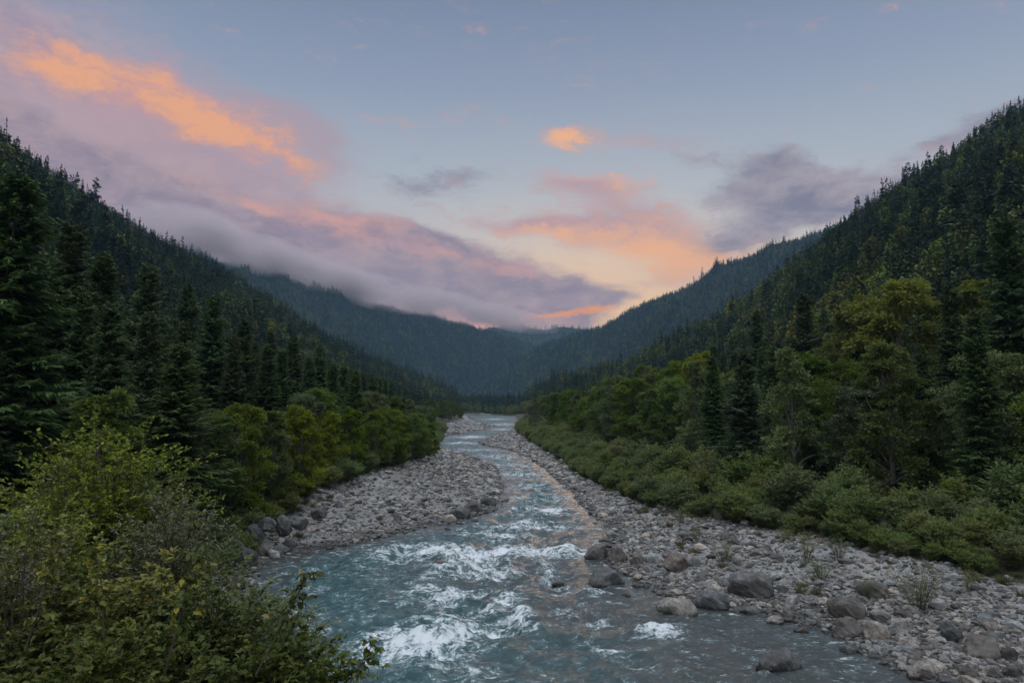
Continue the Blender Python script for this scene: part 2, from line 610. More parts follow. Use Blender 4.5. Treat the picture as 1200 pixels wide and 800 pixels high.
M['twig'] = bark_mat('twig_bark', G(.05, .038, .028), G(.11, .085, .06))


N_ = lambda a, b: tuple((x + y) / 2 for x, y in zip(a, b))


def stone_mat(name, dark, mid, pale, lichen=True):
    m, N, b = new_mat(name)
    oi = N.n('ShaderNodeObjectInfo')
    r = oi.outputs['Random']
    tc = N.n('ShaderNodeTexCoord').outputs['Object']
    p = N.v('ADD', tc, N.v('SCALE', N.comb(1, 2, 3), scale=N.m('MULTIPLY', r, 40)))
    big = N.noise(p, 1.6, 5, 0.6)
    fine = N.noise(p, 22, 3, 0.7)
    base = N.ramp(r, [(0.0, dark), (0.22, N_(dark, mid)), (0.5, mid), (0.7, N_(mid, pale)), (0.92, pale)])
    r2 = N.m('FRACT', N.m('MULTIPLY', r, 5.37))
    base = N.mix(1.0, base, N.ramp(r2, [(0.0, G(1.10, .97, .86)), (0.35, G(1.0, .98, .95)), (0.65, G(.97, 1.0, 1.0)), (1.0, G(.88, .97, 1.02))]), 'MULTIPLY')
    c = N.mix(N.step(big, 0.38, 0.66), N.mix(1.0, base, G(.52, .50, .48), 'MULTIPLY'), base)
    c = N.mix(N.m('MULTIPLY', N.step(fine, 0.5, 0.7), 0.45), c, N.mix(1.0, c, G(1.6, 1.55, 1.5), 'MULTIPLY'))
    crack = N.vor(N.v('ADD', p, N.v('SCALE', N.noise(p, 2.5, 4, .6, out=1), scale=.5)), 1.3, 'DISTANCE_TO_EDGE')
    c = N.mix(N.m('MULTIPLY', N.step(crack, .035, .0), .55), c, G(.05, .048, .045))
    c = N.mix(N.m('MULTIPLY', N.step(N.noise(p, 3.3, 4, .7), .56, .68), .4), c, N.mix(1.0, c, G(1.35, 1.33, 1.25), 'MULTIPLY'))
    z = N.sep(N.n('ShaderNodeNewGeometry').outputs['Position'])[2]
    wet = N.step(N.m('ADD', z, N.m('MULTIPLY', big, 0.25)), 0.42, 0.14)
    c = N.mix(wet, c, N.mix(1.0, c, G(.34, .34, .33), 'MULTIPLY'))
    N.put(b.inputs['Base Color'], c)
    N.put(b.inputs['Roughness'], N.m('MULTIPLY_ADD', wet, -0.45, 0.82))
    bp = N.n('ShaderNodeBump')
    bp.inputs['Strength'].default_value = 0.8
    bp.inputs['Distance'].default_value = 0.10
    N.put(bp.inputs['Height'], N.m('ADD', N.m('MULTIPLY', fine, 0.35), N.noise(p, 6, 5, 0.65)))
    N.L.new(bp.outputs[0], b.inputs['Normal'])
    return m


M['stone'] = stone_mat('river_stone', G(.115, .11, .104), G(.30, .287, .272), G(.58, .56, .525))
M['stone_dark'] = stone_mat('dark_boulder_stone', G(.12, .117, .113), G(.155, .15, .146), G(.195, .188, .181))
M['stone_brown'] = stone_mat('brown_boulder_stone', G(.17, .152, .138), G(.21, .188, .171), G(.25, .228, .21))
M['stone_pale'] = stone_mat('pale_boulder_stone', G(.34, .33, .32), G(.40, .39, .375), G(.50, .48, .46))


def ground_mat():
    m, N, b = new_mat('river_bank')
    geo = N.n('ShaderNodeNewGeometry').outputs['Position']
    veg = N.attr('veg')
    z = N.sep(geo)[2]
    v1 = N.vor(geo, 5.0)
    vc = N.vor(geo, 5.0, out=1)
    v2 = N.vor(geo, 15.0)
    vc2 = N.vor(geo, 15.0, out=1)
    big = N.noise(geo, 0.25, 4, 0.6)
    g1 = N.sep(vc)[0]
    g2 = N.sep(vc2)[1]
    base = N.ramp(N.m('MULTIPLY_ADD', g1, 0.5, N.m('MULTIPLY', g2, 0.5)),
                  [(0.1, G(.095, .09, .086)), (0.45, G(.205, .196, .187)), (0.8, G(.33, .317, .302)), (1.0, G(.50, .48, .455))])
    gap = N.step(N.m('MULTIPLY', v1, N.m('MULTIPLY_ADD', v2, 0.8, 0.45)), 0.04, 0.0)
    silt = N.mix(N.step(big, 0.46, 0.62), base, N.mix(0.6, base, G(.42, .405, .39)))
    wet = N.step(N.m('ADD', z, N.m('MULTIPLY', big, 0.2)), 0.36, 0.12)
    stones = N.mix(wet, silt, N.mix(1.0, silt, G(.36, .36, .35), 'MULTIPLY'))
    n3 = N.noise(geo, 1.3, 5, 0.65)
    soil = N.ramp(n3, [(0.3, G(.035, .028, .018)), (0.5, G(.055, .055, .025)), (0.7, G(.075, .085, .035))])
    edge = N.step(N.m('ADD', veg, N.m('MULTIPLY_ADD', n3, 0.8, -0.4)), 0.35, 0.65)
    N.put(b.inputs['Base Color'], N.mix(edge, stones, soil))
    N.put(b.inputs['Roughness'], N.m('MULTIPLY_ADD', wet, -0.4, 0.88))
    bp = N.n('ShaderNodeBump')
    bp.inputs['Strength'].default_value = 0.9
    bp.inputs['Distance'].default_value = 0.12
    hgt = N.m('SUBTRACT', 1.0, N.m('ADD', N.m('MULTIPLY', v1, 0.8), N.m('MULTIPLY', v2, 0.5)))
    N.put(bp.inputs['Height'], N.m('ADD', hgt, N.m('MULTIPLY', n3, 0.6)))
    N.L.new(bp.outputs[0], b.inputs['Normal'])
    return m


def hill_mat():
    m, N, b = new_mat('forest_floor')
    geo = N.n('ShaderNodeNewGeometry').outputs['Position']
    n = N.noise(geo, 0.06, 6, 0.65)
    N.put(b.inputs['Base Color'], N.ramp(n, [(0.3, G(.022, .026, .014)), (0.5, G(.034, .042, .020)), (0.7, G(.05, .055, .026))]))
    b.inputs['Roughness'].default_value = 1.0
    b.inputs['Specular IOR Level'].default_value = 0.0
    return m


def water_mat():
    m, N, b = new_mat('glacial_water')
    uv = N.attr('flow', 'Vector')          # metres along and across the stream
    foam = N.attr('foam')
    calm = N.attr('calm')
    geo = N.n('ShaderNodeNewGeometry').outputs['Position']
    st = N.v('MULTIPLY', uv, (1.15, 0.85, 1.0))
    n1 = N.noise(st, 1.6, 6, 0.62, 0.8)
    n2 = N.noise(st, 5.5, 5, 0.65, 0.6)
    n3 = N.noise(geo, 9.0, 4, 0.6, 0.5)
    lace = N.vor(N.v('ADD', N.v('MULTIPLY', uv, (1.2, 0.9, 1.0)), N.v('SCALE', N.comb(n1, n2, 0.0), scale=1.2)), 1.5, 'DISTANCE_TO_EDGE')
    web = N.step(lace, 0.16, 0.0)
    n0 = N.noise(N.v('MULTIPLY', uv, (1.1, 0.7, 1.0)), 0.6, 4, 0.6, 0.6)
    f = N.m('ADD', N.m('MULTIPLY', foam, 0.92), N.m('MULTIPLY', N.m('SUBTRACT', n1, 0.5), 2.2))
    f = N.m('ADD', f, N.m('MULTIPLY', N.m('SUBTRACT', n0, 0.5), 1.4))
    f = N.m('ADD', f, N.m('MULTIPLY', N.m('SUBTRACT', n2, 0.5), 1.9))
    f = N.m('ADD', f, N.m('MULTIPLY', web, 0.22))
    fm = N.step(f, 0.42, 1.05)
    body = N.mix(N.step(n1, 0.35, 0.65), G(.027, .072, .078), G(.070, .142, .146))
    shallow = N.attr('shallow')
    body = N.mix(N.m('MULTIPLY', shallow, 0.8), body, G(.085, .078, .072))
    milky = N.m('MULTIPLY', N.step(f, 0.1, 0.75), 0.5)
    body = N.mix(milky, body, G(.26, .38, .39))
    N.put(b.inputs['Base Color'], N.mix(fm, body, G(.78, .81, .82)))
    N.put(b.inputs['Roughness'], N.m('MULTIPLY_ADD', fm, 0.45, 0.20))
    b.inputs['IOR'].default_value = 1.33
    b.inputs['Specular IOR Level'].default_value = 0.4
    bp = N.n('ShaderNodeBump')
    N.put(bp.inputs['Strength'], N.m('MULTIPLY_ADD', calm, -0.4, 0.62))
    bp.inputs['Distance'].default_value = 0.34
    hh = N.m('ADD', N.m('MULTIPLY', n1, 1.0), N.m('MULTIPLY', n2, 0.24))
    hh = N.m('ADD', hh, N.m('MULTIPLY', n3, 0.05))
    N.put(bp.inputs['Height'], hh)
    N.L.new(bp.outputs[0], b.inputs['Normal'])
    return m


M['ground'] = ground_mat()
M['hill'] = hill_mat()
M['water'] = water_mat()


# ------------------------------------------------------------------ ground: one sheet to the horizon
def build_ground():
    ys = np.concatenate([np.linspace(-60, 18, 40), 18 + (np.geomspace(8, 400, 430) - 8), np.geomspace(430, 9000, 40)])
    ts = np.concatenate([np.linspace(-3.2, -1.02, 24), np.linspace(-1.0, 1.0, 520), np.linspace(1.02, 3.2, 24)])
    T, Y = np.meshgrid(ts, ys)
    X = T * (np.abs(Y) + 14)
    Z, d, v, left = terrain(X, Y, True)
    nr, nc = X.shape
    V = np.stack([X, Y, Z], -1).reshape(-1, 3)
    idx = np.arange(nr * nc).reshape(nr, nc)
    F = np.stack([idx[:-1, :-1], idx[:-1, 1:], idx[1:, 1:], idx[1:, :-1]], -1).reshape(-1, 4)
    veg = sstep(v, -2.5, 2.5)
    nearb = (X < 0) & (Y < 33) & (d > 3)
    veg = np.where(nearb, 1.0, veg)
    veg = np.where((Y > 700) & (d > 6), 1.0, veg)
    me = mesh('ground', V, F, M['ground'], True, {'veg': veg.ravel()})
    tag(link('ground', me), kind='structure')


build_ground()

# ------------------------------------------------------------------ river
FOAM = [  # px, py, half width, half height in the photograph's terms -> laid on the water plane
    (500, 754, 54, 14, .92), (466, 748, 26, 16, .85), (540, 742, 26, 14, .9), (425, 758, 18, 8, .85), (545, 728, 60, 9, .55), (580, 737, 22, 7, .95), (612, 722, 18, 10, .8),
    (535, 700, 34, 9, .9), (590, 702, 18, 6, .8), (505, 694, 30, 8, .5), (565, 716, 40, 6, .5),
    (500, 645, 46, 6, .85), (545, 652, 40, 6, .85), (600, 647, 60, 5, 1.0), (660, 648, 28, 4, .9), (560, 668, 46, 8, .85), (600, 675, 40, 5, .7), (465, 652, 20, 4, .6), (640, 668, 16, 12, .6),
    (590, 628, 26, 4, .5), (620, 617, 40, 3, .7), (640, 599, 26, 4, .8), (600, 618, 30, 2.5, .6),
    (768, 741, 26, 5, 1.0), (705, 728, 12, 4, .8), (660, 718, 20, 8, .7), (690, 710, 18, 4, .6), (625, 735, 16, 5, .5), (640, 682, 18, 4, .7), (610, 688, 20, 3, .5),
    (700, 756, 14, 4, .6), (550, 783, 40, 5, .3), (715, 763, 12, 2.5, .5),
    (630, 585, 30, 4, .35), (620, 570, 34, 3, .4), (600, 556, 30, 3, .45), (590, 545, 24, 2.5, .5), (580, 535, 24, 2, .5), (560, 527, 20, 1.5, .5), (540, 519, 18, 1.2, .6),
    (550, 512, 20, 1.2, .7), (585, 503, 14, 1, .5), (590, 497, 16, 1, .5), (580, 491, 14, .8, .5), (560, 540, 14, 2, .4),
    # small wakes at the rocks
    (690, 694, 16, 2.5, .6), (655, 692, 14, 2.5, .7), (572, 712, 14, 3, .8), (515, 669, 14, 2.5, .8), (628, 651, 12, 2, .8), (780, 733, 14, 2.5, .55), (895, 800, 18, 3, .5), (693, 731, 14, 3, .6), (548, 661, 10, 2, .8), (576, 680, 10, 2, .8)]


def build_river():
    ys = 12 + np.geomspace(10, 700, 620) - 10
    ts = np.linspace(-0.62, 1.02, 620)
    T, Y = np.meshgrid(ts, ys)
    X = T * (Y * 0.92 + 6) - 0.02 * Y
    d = river_d(X, Y)
    nr, nc = X.shape
    # stream coordinates: along the middle line and across it
    ml = np.array([[20, -60], [18, 0], [9, 24]] + [list(ground(*p)[:2]) for p in [(610, 760), (560, 690), (580, 650), (635, 610), (630, 580), (610, 555), (580, 535), (545, 522), (540, 513), (585, 505), (592, 498), (580, 491)]] + [[-40, 800]])
    ml = resample(ml, 400)
    tang = np.gradient(ml, axis=0)
    tang /= np.linalg.norm(tang, axis=1)[:, None]
    sarc = np.concatenate([[0], np.cumsum(np.linalg.norm(np.diff(ml, axis=0), axis=1))])
    fx, fy = X.ravel(), Y.ravel()
    S = np.zeros(fx.shape)
    Wt = np.zeros(fx.shape)
    A = np.zeros(fx.shape)
    for k in range(0, 400, 4):
        w = 1.0 / (0.5 + ((fx - ml[k, 0]) ** 2 + (fy - ml[k, 1]) ** 2)) ** 2
        Wt += w
        S += w * (sarc[k] + (fx - ml[k, 0]) * tang[k, 0] + (fy - ml[k, 1]) * tang[k, 1])
        A += w * ((fx - ml[k, 0]) * tang[k, 1] - (fy - ml[k, 1]) * tang[k, 0])
    S /= Wt
    A /= Wt
    foam = np.zeros(fx.shape)
    for (px, py, rx, ry, w) in FOAM:
        c = ground(px, py)
        ax = rx * c[1] / 800
        ay = ground(px, py - ry)[1] - c[1]
        wx = fx + 0.25 * ax * perlin(fx / ax * 1.5, fy / ay, int(px) % 50)
        wy = fy + 0.35 * ay * perlin(fx / ax * 1.2, fy / ay * .8, int(py) % 50)
        q = ((wx - c[0]) / ax) ** 2 + ((wy - c[1]) / ay) ** 2
        foam = np.maximum(foam, w * np.exp(-0.8 * q))
    dr = d.ravel()
    calm = sstep(-dr, 4.0, 0.3)
    far = sstep(fy, 80, 300)
    dR = seg_dist(fx, fy, SHR) + 4 * perlin(fx / 7, fy / 7, 14)
    foam = foam + 0.10 - 0.16 * sstep(dR, 21, 8) * sstep(fy, 62, 48) + 0.12 * perlin(S / 9, A / 2.5, 21) * (1 - calm)
    foam = np.clip(foam * sstep(-dr, 0.0, 1.0), 0, 1.3)
    rough = np.clip(0.26 + 0.75 * np.clip(foam, 0, 1), 0, 1) * (1 - 0.8 * calm) * (1 - 0.5 * far)
    z = rough * (0.85 * perlin(S / 2.6, A / 3.4, 1) + 0.50 * perlin(S / 1.2, A / 1.7, 2) + 0.24 * perlin(S / 0.5, A / 0.7, 3)) + 0.18 * np.clip(foam - .35, 0, 1)
    z = z + (1 - calm) * (0.10 * perlin(S / 2.2, A / 2.8, 4) + 0.05 * perlin(S / 0.8, A / 1.1, 5))
    V = np.stack([fx, fy, z], -1)
    idx = np.arange(nr * nc).reshape(nr, nc)
    F = np.stack([idx[:-1, :-1], idx[:-1, 1:], idx[1:, 1:], idx[1:, :-1]], -1).reshape(-1, 4)
    F = F[(dr[F] < 3.0).all(1)]
    used = np.unique(F)
    mp = np.full(len(V), -1)
    mp[used] = np.arange(len(used))
    shallow = sstep(-dr, 5.5, 0.2)
    shallow = np.maximum(shallow, 0.95 * sstep(dR, 21, 6) * sstep(fy, 100, 60))
    me = mesh('river', V[used], mp[F], M['water'], True,
              {'flow': np.stack([S, A, 0 * S], -1)[used], 'foam': foam[used], 'calm': calm[used], 'shallow': shallow[used]})
    tag(link('river', me), kind='structure')


build_river()

# ------------------------------------------------------------------ hills
LOFT = {}


def hill(name, rows, nu=160, nv=90, amp=1.0, bulge=0.10, back=0.45, drop=0.55):
    """rows: (ridge point in the world, foot (x, y)); the slope is lofted between them and falls away behind"""
    R = resample(np.array([list(r) for r, f in rows]), nu)
    Fp = np.array([[f[0], f[1], 0.0] for r, f in rows], float)
    # keep foot pairing with the ridge's own parameter
    P = np.array([list(r) for r, f in rows], float)
    s = np.concatenate([[0], np.cumsum(np.linalg.norm(np.diff(P, axis=0), axis=1))])
    t = np.linspace(0, s[-1], nu)
    Fp = np.stack([np.interp(t, s, Fp[:, k]) for k in range(3)], 1)
    Fp[:, 2] = -1.5
    vv = np.concatenate([np.linspace(0, 1, nv), 1 + np.linspace(0, back, 14)[1:]])
    H = R[:, 2]
    U, W = np.meshgrid(np.arange(nu), vv, indexing='ij')
    px = Fp[U, 0] + (R[U, 0] - Fp[U, 0]) * W
    py = Fp[U, 1] + (R[U, 1] - Fp[U, 1]) * W
    prof = np.where(W <= 1, W + bulge * np.sin(W * math.pi), 1 - (W - 1) / back * drop * sstep(W, 1, 1.15))
    pz = Fp[U, 2] + (H[U] - Fp[U, 2]) * prof
    env = sstep(W, 0, 0.12) * np.where(W <= 1, 1 - 0.75 * sstep(W, 0.75, 1.0), 0.25)
    sc = np.maximum(H[U], 8) / 200
    pz = pz + amp * env * sc * (26 * perlin(px / 150, py / 110, 4) + 11 * perlin(px / 60, py / 50, 9) + 5 * perlin(px / 25, py / 25, 2))
    pz = pz + amp * 3.0 * (W > 0.85) * perlin(px / 35, py / 35, 7) * np.minimum(sc, 1)
    V = np.stack([px, py, pz], -1)
    n2 = len(vv)
    idx = np.arange(nu * n2).reshape(nu, n2)
    F = np.stack([idx[:-1, :-1], idx[1:, :-1], idx[1:, 1:], idx[:-1, 1:]], -1).reshape(-1, 4)
    me = mesh(name, V.reshape(-1, 3), F, M['hill'], True)
    tag(link('hills', me), kind='structure')
    LOFT[name] = V[:, :nv + 5]
    return V


hill('left_hill', [((-425, -250, 215), (-70, -250)), ((-412, 230, 205), (-72, 60)),
                   (at(0, 180, 530), (-82, 200)), (at(100, 248, 620), (-92, 330)), (at(200, 302, 720), (-96, 430)), (at(260, 328, 790), (-96, 520)),
                   (at(330, 372, 870), (-92, 610)), (at(400, 414, 930), (-84, 700)), (at(470, 442, 980), (-76, 780)), (at(535, 466, 1010), (-66, 850))], amp=0.6, bulge=0.03)
hill('right_hill', [((440, -250, 250), (84, -250)), ((425, 240, 236), (86, 60)),
                    (at(1200, 145, 500), (92, 220)), (at(1100, 202, 560), (96, 290)), (at(1050, 228, 600), (96, 340)), (at(1000, 262, 640), (92, 390)),
                    (at(930, 326, 680), (86, 440)), (at(870, 368, 700), (78, 490)), (at(810, 398, 720), (68, 540)), (at(730, 432, 745), (56, 590)),
                    (at(660, 453, 765), (44, 640)), (at(618, 466, 790), (30, 690))], amp=0.7, bulge=0.05)
hill('far_right_hill', [(at(1120, 226, 1850), (481, 1184)), (at(990, 266, 2035), (314, 1406)), (at(930, 286, 2127), (277, 1517)), (at(870, 311, 2220), (240, 1628)),
                        (at(800, 341, 2331), (203, 1757)), (at(760, 359, 2405), (166, 1850)), (at(700, 387, 2497), (111, 1961)), (at(640, 405, 2590), (37, 2072)),
                        (at(600, 424, 2645), (-37, 2183)), (at(565, 448, 2682), (-111, 2275)), (at(540, 466, 2682), (-148, 2331))], 130, 70)
hill('far_left_hill', [(at(100, 268, 2029), (-461, 1232)), (at(250, 307, 2380), (-392, 1484)), (at(330, 322, 2590), (-350, 1764)), (at(430, 357, 2800), (-322, 1987)),
                       (at(500, 371, 2940), (-301, 2156)), (at(560, 384, 3080), (-266, 2324)), (at(615, 402, 3220), (-196, 2520)), (at(690, 440, 3360), (0, 2730))], 150, 70)
hill('distant_hill', [(at(420, 415, 3700), (-900, 3000)), (at(520, 398, 3750), (-520, 3100)), (at(575, 385, 3800), (-220, 3200)), (at(604, 381, 3850), (-120, 3250)), (at(640, 386, 3850), (0, 3250)),
                      (at(662, 383, 3850), (140, 3250)), (at(700, 390, 3850), (300, 3250)), (at(780, 405, 3800), (800, 3200))], 120, 40, 0.7)

# ------------------------------------------------------------------ plant shapes
def unit(v):
    return v / (np.linalg.norm(v, axis=-1, keepdims=True) + 1e-9)


def leaf_quads(base, dirs, L, W, r, fold=0.0):
    """one four-cornered blade per row: base, two shoulders, tip"""
    n = len(base)
    dirs = unit(dirs)
    up = unit(r.normal(size=(n, 3)) * 0.6 + np.array([0, 0, 1.0]))
    side = unit(np.cross(dirs, up))
    nrm = np.cross(side, dirs)
    L = np.asarray(L).reshape(-1, 1)
    W = np.asarray(W).reshape(-1, 1)
    mid = base + dirs * L * 0.45 + nrm * L * fold
    V = np.stack([base, mid + side * W * 0.5, base + dirs * L, mid - side * W * 0.5], 1).reshape(-1, 3)
    F = np.arange(n * 4).reshape(n, 4)
    return V, F


def big_leaves(base, dirs, L, W, r):
    """a folded leaf of two halves with a drooping tip, for plants close to the eye"""
    n = len(base)
    dirs = unit(dirs)
    up = unit(r.normal(size=(n, 3)) * 0.45 + np.array([0, 0, 1.0]))
    side = unit(np.cross(dirs, up))
    nrm = unit(np.cross(side, dirs))
    L = np.asarray(L).reshape(-1, 1)
    W = np.asarray(W).reshape(-1, 1)
    fo = r.uniform(0.05, 0.22, (n, 1)) * W
    m1 = base + dirs * L * 0.5 - nrm * L * 0.02
    tip = base + dirs * L - nrm * L * r.uniform(0.05, 0.25, (n, 1))
    a, b_ = 0.28, 0.62
    pts = [base, base + dirs * L * a + side * W * .5 + nrm * fo, base + dirs * L * b_ + side * W * .40 + nrm * fo, tip,
           base + dirs * L * b_ - side * W * .40 + nrm * fo, base + dirs * L * a - side * W * .5 + nrm * fo, m1]
    V = np.stack(pts, 1).reshape(-1, 3)
    i = np.arange(n)[:, None] * 7
    F = np.concatenate([i + np.array([[0, 1, 2, 6]]), i + np.array([[6, 2, 3, 4]]), i + np.array([[0, 6, 4, 5]])])
    return V, F


def tube(pts, rad, k=6):
    pts = np.asarray(pts, float)
    n = len(pts)
    t = unit(np.gradient(pts, axis=0))
    ref = np.array([1.0, 0.2, 0.1])
    a = unit(np.cross(t, ref))
    b = np.cross(t, a)
    ang = np.linspace(0, 2 * math.pi, k, endpoint=False)
    V = (pts[:, None] + (a[:, None] * np.cos(ang)[None, :, None] + b[:, None] * np.sin(ang)[None, :, None]) * np.asarray(rad)[:, None, None]).reshape(-1, 3)
    i = np.arange(n * k).reshape(n, k)
    F = np.stack([i[:-1], np.roll(i, -1, 1)[:-1], np.roll(i, -1, 1)[1:], i[1:]], -1).reshape(-1, 4)
    return V, F


class Bag:
    def __init__(self):
        self.V, self.F, self.n, self.t, self.o = [], [], 0, [], []

    def add(self, V, F, tint=None, odd=None):
        if len(V) == 0:
            return
        self.V.append(V)
        self.F.append(F + self.n)
        self.n += len(V)
        self.t.append(np.zeros(len(V)) if tint is None else np.broadcast_to(tint, (len(V),)) if np.ndim(tint) == 0 else tint)
        self.o.append(np.zeros(len(V)) if odd is None else odd)

    def mesh(self, name, mat, smooth=False):
        fs = {}
        for f in self.F:
            fs.setdefault(f.shape[1], []).append(f)
        return mesh(name, np.concatenate(self.V), [np.concatenate(v) for v in fs.values()], mat, smooth,
                    {'tint': np.clip(np.concatenate(self.t), 0, 1), 'odd': np.concatenate(self.o)})


def conifer(seed, H=25.0, R=3.6, bare=0.06, nbr=430, per=16, thin=1.0, tw=0.62):
    """spruce: whorls of drooping boughs, each a row of hanging sprays"""
    r = np.random.default_rng(seed)
    crown, trunk = Bag(), Bag()
    lean = r.normal(0, 0.15, 2)
    axis = lambda z: np.stack([lean[0] * (z / H) ** 2 * 2 + 0.06 * np.sin(z * 0.5), lean[1] * (z / H) ** 2 * 2 + 0.06 * np.cos(z * 0.4), z], -1)
    zz = np.linspace(-0.6, H * 0.985, 14)
    trunk.add(*tube(axis(zz), 0.30 * (1 - zz / H * 0.97) * (H / 25) + 0.015, 8))
    u = r.uniform(0, 1, nbr) ** 0.85
    z = H * (bare + (0.985 - bare) * u)
    z = np.round(z / 0.42) * 0.42 + r.normal(0, 0.07, nbr)
    frac = np.clip(1 - z / H, 0, 1)
    lump = 1 + 0.22 * np.sin(z * 0.9 + r.uniform(0, 6)) + 0.18 * np.sin(z * 2.1 + r.uniform(0, 6))
    taper = (frac ** 0.78) * np.minimum(1, 0.55 + (z / H - bare) * 3.5)
    L = (R * taper * lump * r.uniform(0.55, 1.15, nbr) + 0.22)
    az = r.uniform(0, 2 * math.pi, nbr)
    asym = 1 + 0.16 * np.cos(az - r.uniform(0, 6))
    L *= asym
    rise = np.interp(z / H, [0, 0.5, 0.85, 1], [-0.42, -0.26, 0.12, 0.75]) + r.normal(0, 0.09, nbr)
    out = np.stack([np.cos(az), np.sin(az), np.zeros(nbr)], -1)
    A = axis(z)
    keep = r.uniform(0, 1, nbr) < thin
    tint_b = r.uniform(0, 1, nbr) * 0.6
    s = np.linspace(0.16, 1.0, per)
    for i in np.where(keep)[0]:
        k = max(4, int(per * min(1, 0.35 + L[i] / R)))
        s = np.linspace(0.18, 1.0, k) + r.normal(0, 0.02, k)
        P = A[i] + out[i] * (L[i] * s)[:, None] + np.array([0, 0, 1.0]) * (L[i] * (rise[i] * s + 0.20 * s ** 2.2 - 0.05))[:, None]
        sd = np.array([-out[i][1], out[i][0], 0])
        wl = (0.30 + 0.42 * L[i] * (1.05 - s)) * r.uniform(0.6, 1.15, k)
        for sg in (-1, 1):
            dr = out[i] * (0.75 + 0.3 * s)[:, None] + sd * sg * r.uniform(0.5, 1.05, k)[:, None] + np.array([0, 0, -1.0]) * r.uniform(0.15, 0.75, k)[:, None]
            V, F = leaf_quads(P, dr, np.minimum(wl * 1.05, 1.15), np.minimum(0.17 + 0.16 * wl, 0.34) * tw, r)
            crown.add(V, F, np.repeat(np.clip(tint_b[i] + 0.45 * (s - 0.45) + r.normal(0, .12, k), 0, 1), 4))
        dr = out[i] + np.array([0, 0, 1.0]) * r.uniform(-0.9, 0.35, k)[:, None] + sd * r.normal(0, .25, k)[:, None]
        V, F = leaf_quads(P, dr, np.minimum(0.25 + 0.22 * L[i], .8) * r.uniform(.6, 1.1, k), 0.17 * tw, r)
        crown.add(V, F, np.repeat(np.clip(tint_b[i] + 0.5 * (s - 0.3) + r.normal(0, .1, k), 0, 1), 4))
    return crown, trunk


def branchy(r, base, tips, r0, bend=0.25, k=5):
    """limbs from a base point out to tips"""
    B = Bag()
    for tp in tips:
        n = 6
        t = np.linspace(0, 1, n)
        mid = base + (tp - base) * 0.5 + r.normal(0, bend, 3) * np.linalg.norm(tp - base) * 0.3 + np.array([0, 0, .12 * np.linalg.norm(tp - base)])
        P = ((1 - t) ** 2)[:, None] * base + (2 * t * (1 - t))[:, None] * mid + (t ** 2)[:, None] * tp
        B.add(*tube(P, r0 * (1 - 0.85 * t), k))
    return B


def broadleaf(seed, H=16.0, R=4.5, low=0.18, lobes=15, clumps=15, per=95, leaf=0.30, shape='round', stems=1, spread=0.55, limbs=True):
    """limbs carry lobes, lobes carry clumps of leaves on their outer side, with gaps between"""
    r = np.random.default_rng(seed)
    crown, trunk = Bag(), Bag()
    zc = []
    C, CR = [], []
    for i in range(lobes):
        u = (i + 0.5) / lobes
        z = low + (0.93 - low) * u
        if shape == 'round':
            w = math.sin(math.pi * min(1, 0.16 + 0.80 * (z - low) / (1 - low))) ** 0.7
        elif shape == 'tall':
            w = (1 - ((z - low) / (1 - low)) ** 1.7) * 0.8 + 0.22
            w *= min(1, 0.55 + (z - low) * 3)
        else:
            w = math.sin(math.pi * (0.30 + 0.64 * (z - low) / (1 - low))) ** 0.6
        a = i * 2.399 + r.uniform(-.5, .5)
        rr = R * w * r.uniform(0.35, 0.98)
        C.append([math.cos(a) * rr, math.sin(a) * rr, H * z])
        CR.append(R * r.uniform(0.20, 0.46) * (0.65 + 0.45 * w))
    C.append([r.normal(0, .2), r.normal(0, .2), H * 0.90])
    CR.append(R * 0.30)
    C, CR = np.array(C), np.array(CR)
    th = H * (0.55 if stems == 1 else 0.3)
    for sidx in range(stems):
        off = np.array([0, 0]) if stems == 1 else r.normal(0, 0.35, 2)
        zz = np.linspace(-0.5, H * 0.80 if stems == 1 else H * 0.6, 9)
        px = off[0] * (1 + zz / H * 3) + 0.10 * np.sin(zz * 0.6 + sidx) * min(1, H / 8)
        py = off[1] * (1 + zz / H * 3) + 0.10 * np.cos(zz * 0.5 + sidx) * min(1, H / 8)
        trunk.add(*tube(np.stack([px, py, zz], -1), (0.020 * H / stems ** .5) * (1 - 0.9 * np.clip(zz / (H * .82), 0, 1)) + 0.01, 8))
    for i in range(len(C)):
        zb = max(H * 0.08, min(C[i][2] * 0.62, th))
        b = branchy(r, np.array([0, 0, zb]), [C[i]], 0.0085 * H, 0.3)
        for V, F in zip(b.V, b.F):
            trunk.add(V, F)
        nb = clumps
        dirs = unit(r.normal(size=(nb, 3)) + np.array([0, 0, 0.35]) + unit(C[i] * np.array([1, 1, 0.0]))[None] * 0.5)
        cp = C[i] + dirs * CR[i] * r.uniform(0.55, 1.12, (nb, 1)) * np.array([1.12, 1.12, 0.82])
        lt = r.uniform(0.0, 0.45)
        for c, dn in zip(cp, dirs):
            n = int(per * r.uniform(0.6, 1.3))
            sg = CR[i] * spread * r.uniform(0.28, 0.5)
            ax = unit(dn + r.normal(0, .5, 3))
            pos = c + r.normal(size=(n, 3)) * sg * np.array([1.0, 1.0, 0.55]) + ax * (r.uniform(-1, 1, (n, 1)) * sg)
            ld = unit(pos - c) + dn * 0.6 + r.normal(0, .45, (n, 3)) + np.array([0, 0, -0.25])
            V, F = leaf_quads(pos, ld, leaf * r.uniform(.6, 1.25, n), leaf * .62 * r.uniform(.7, 1.2, n), r)
            crown.add(V, F, np.repeat(np.clip(lt + r.uniform(0, .35) + r.normal(0, .14, n), 0, 1), 4), np.repeat(r.uniform(0, 1, n), 4))
    return crown, trunk


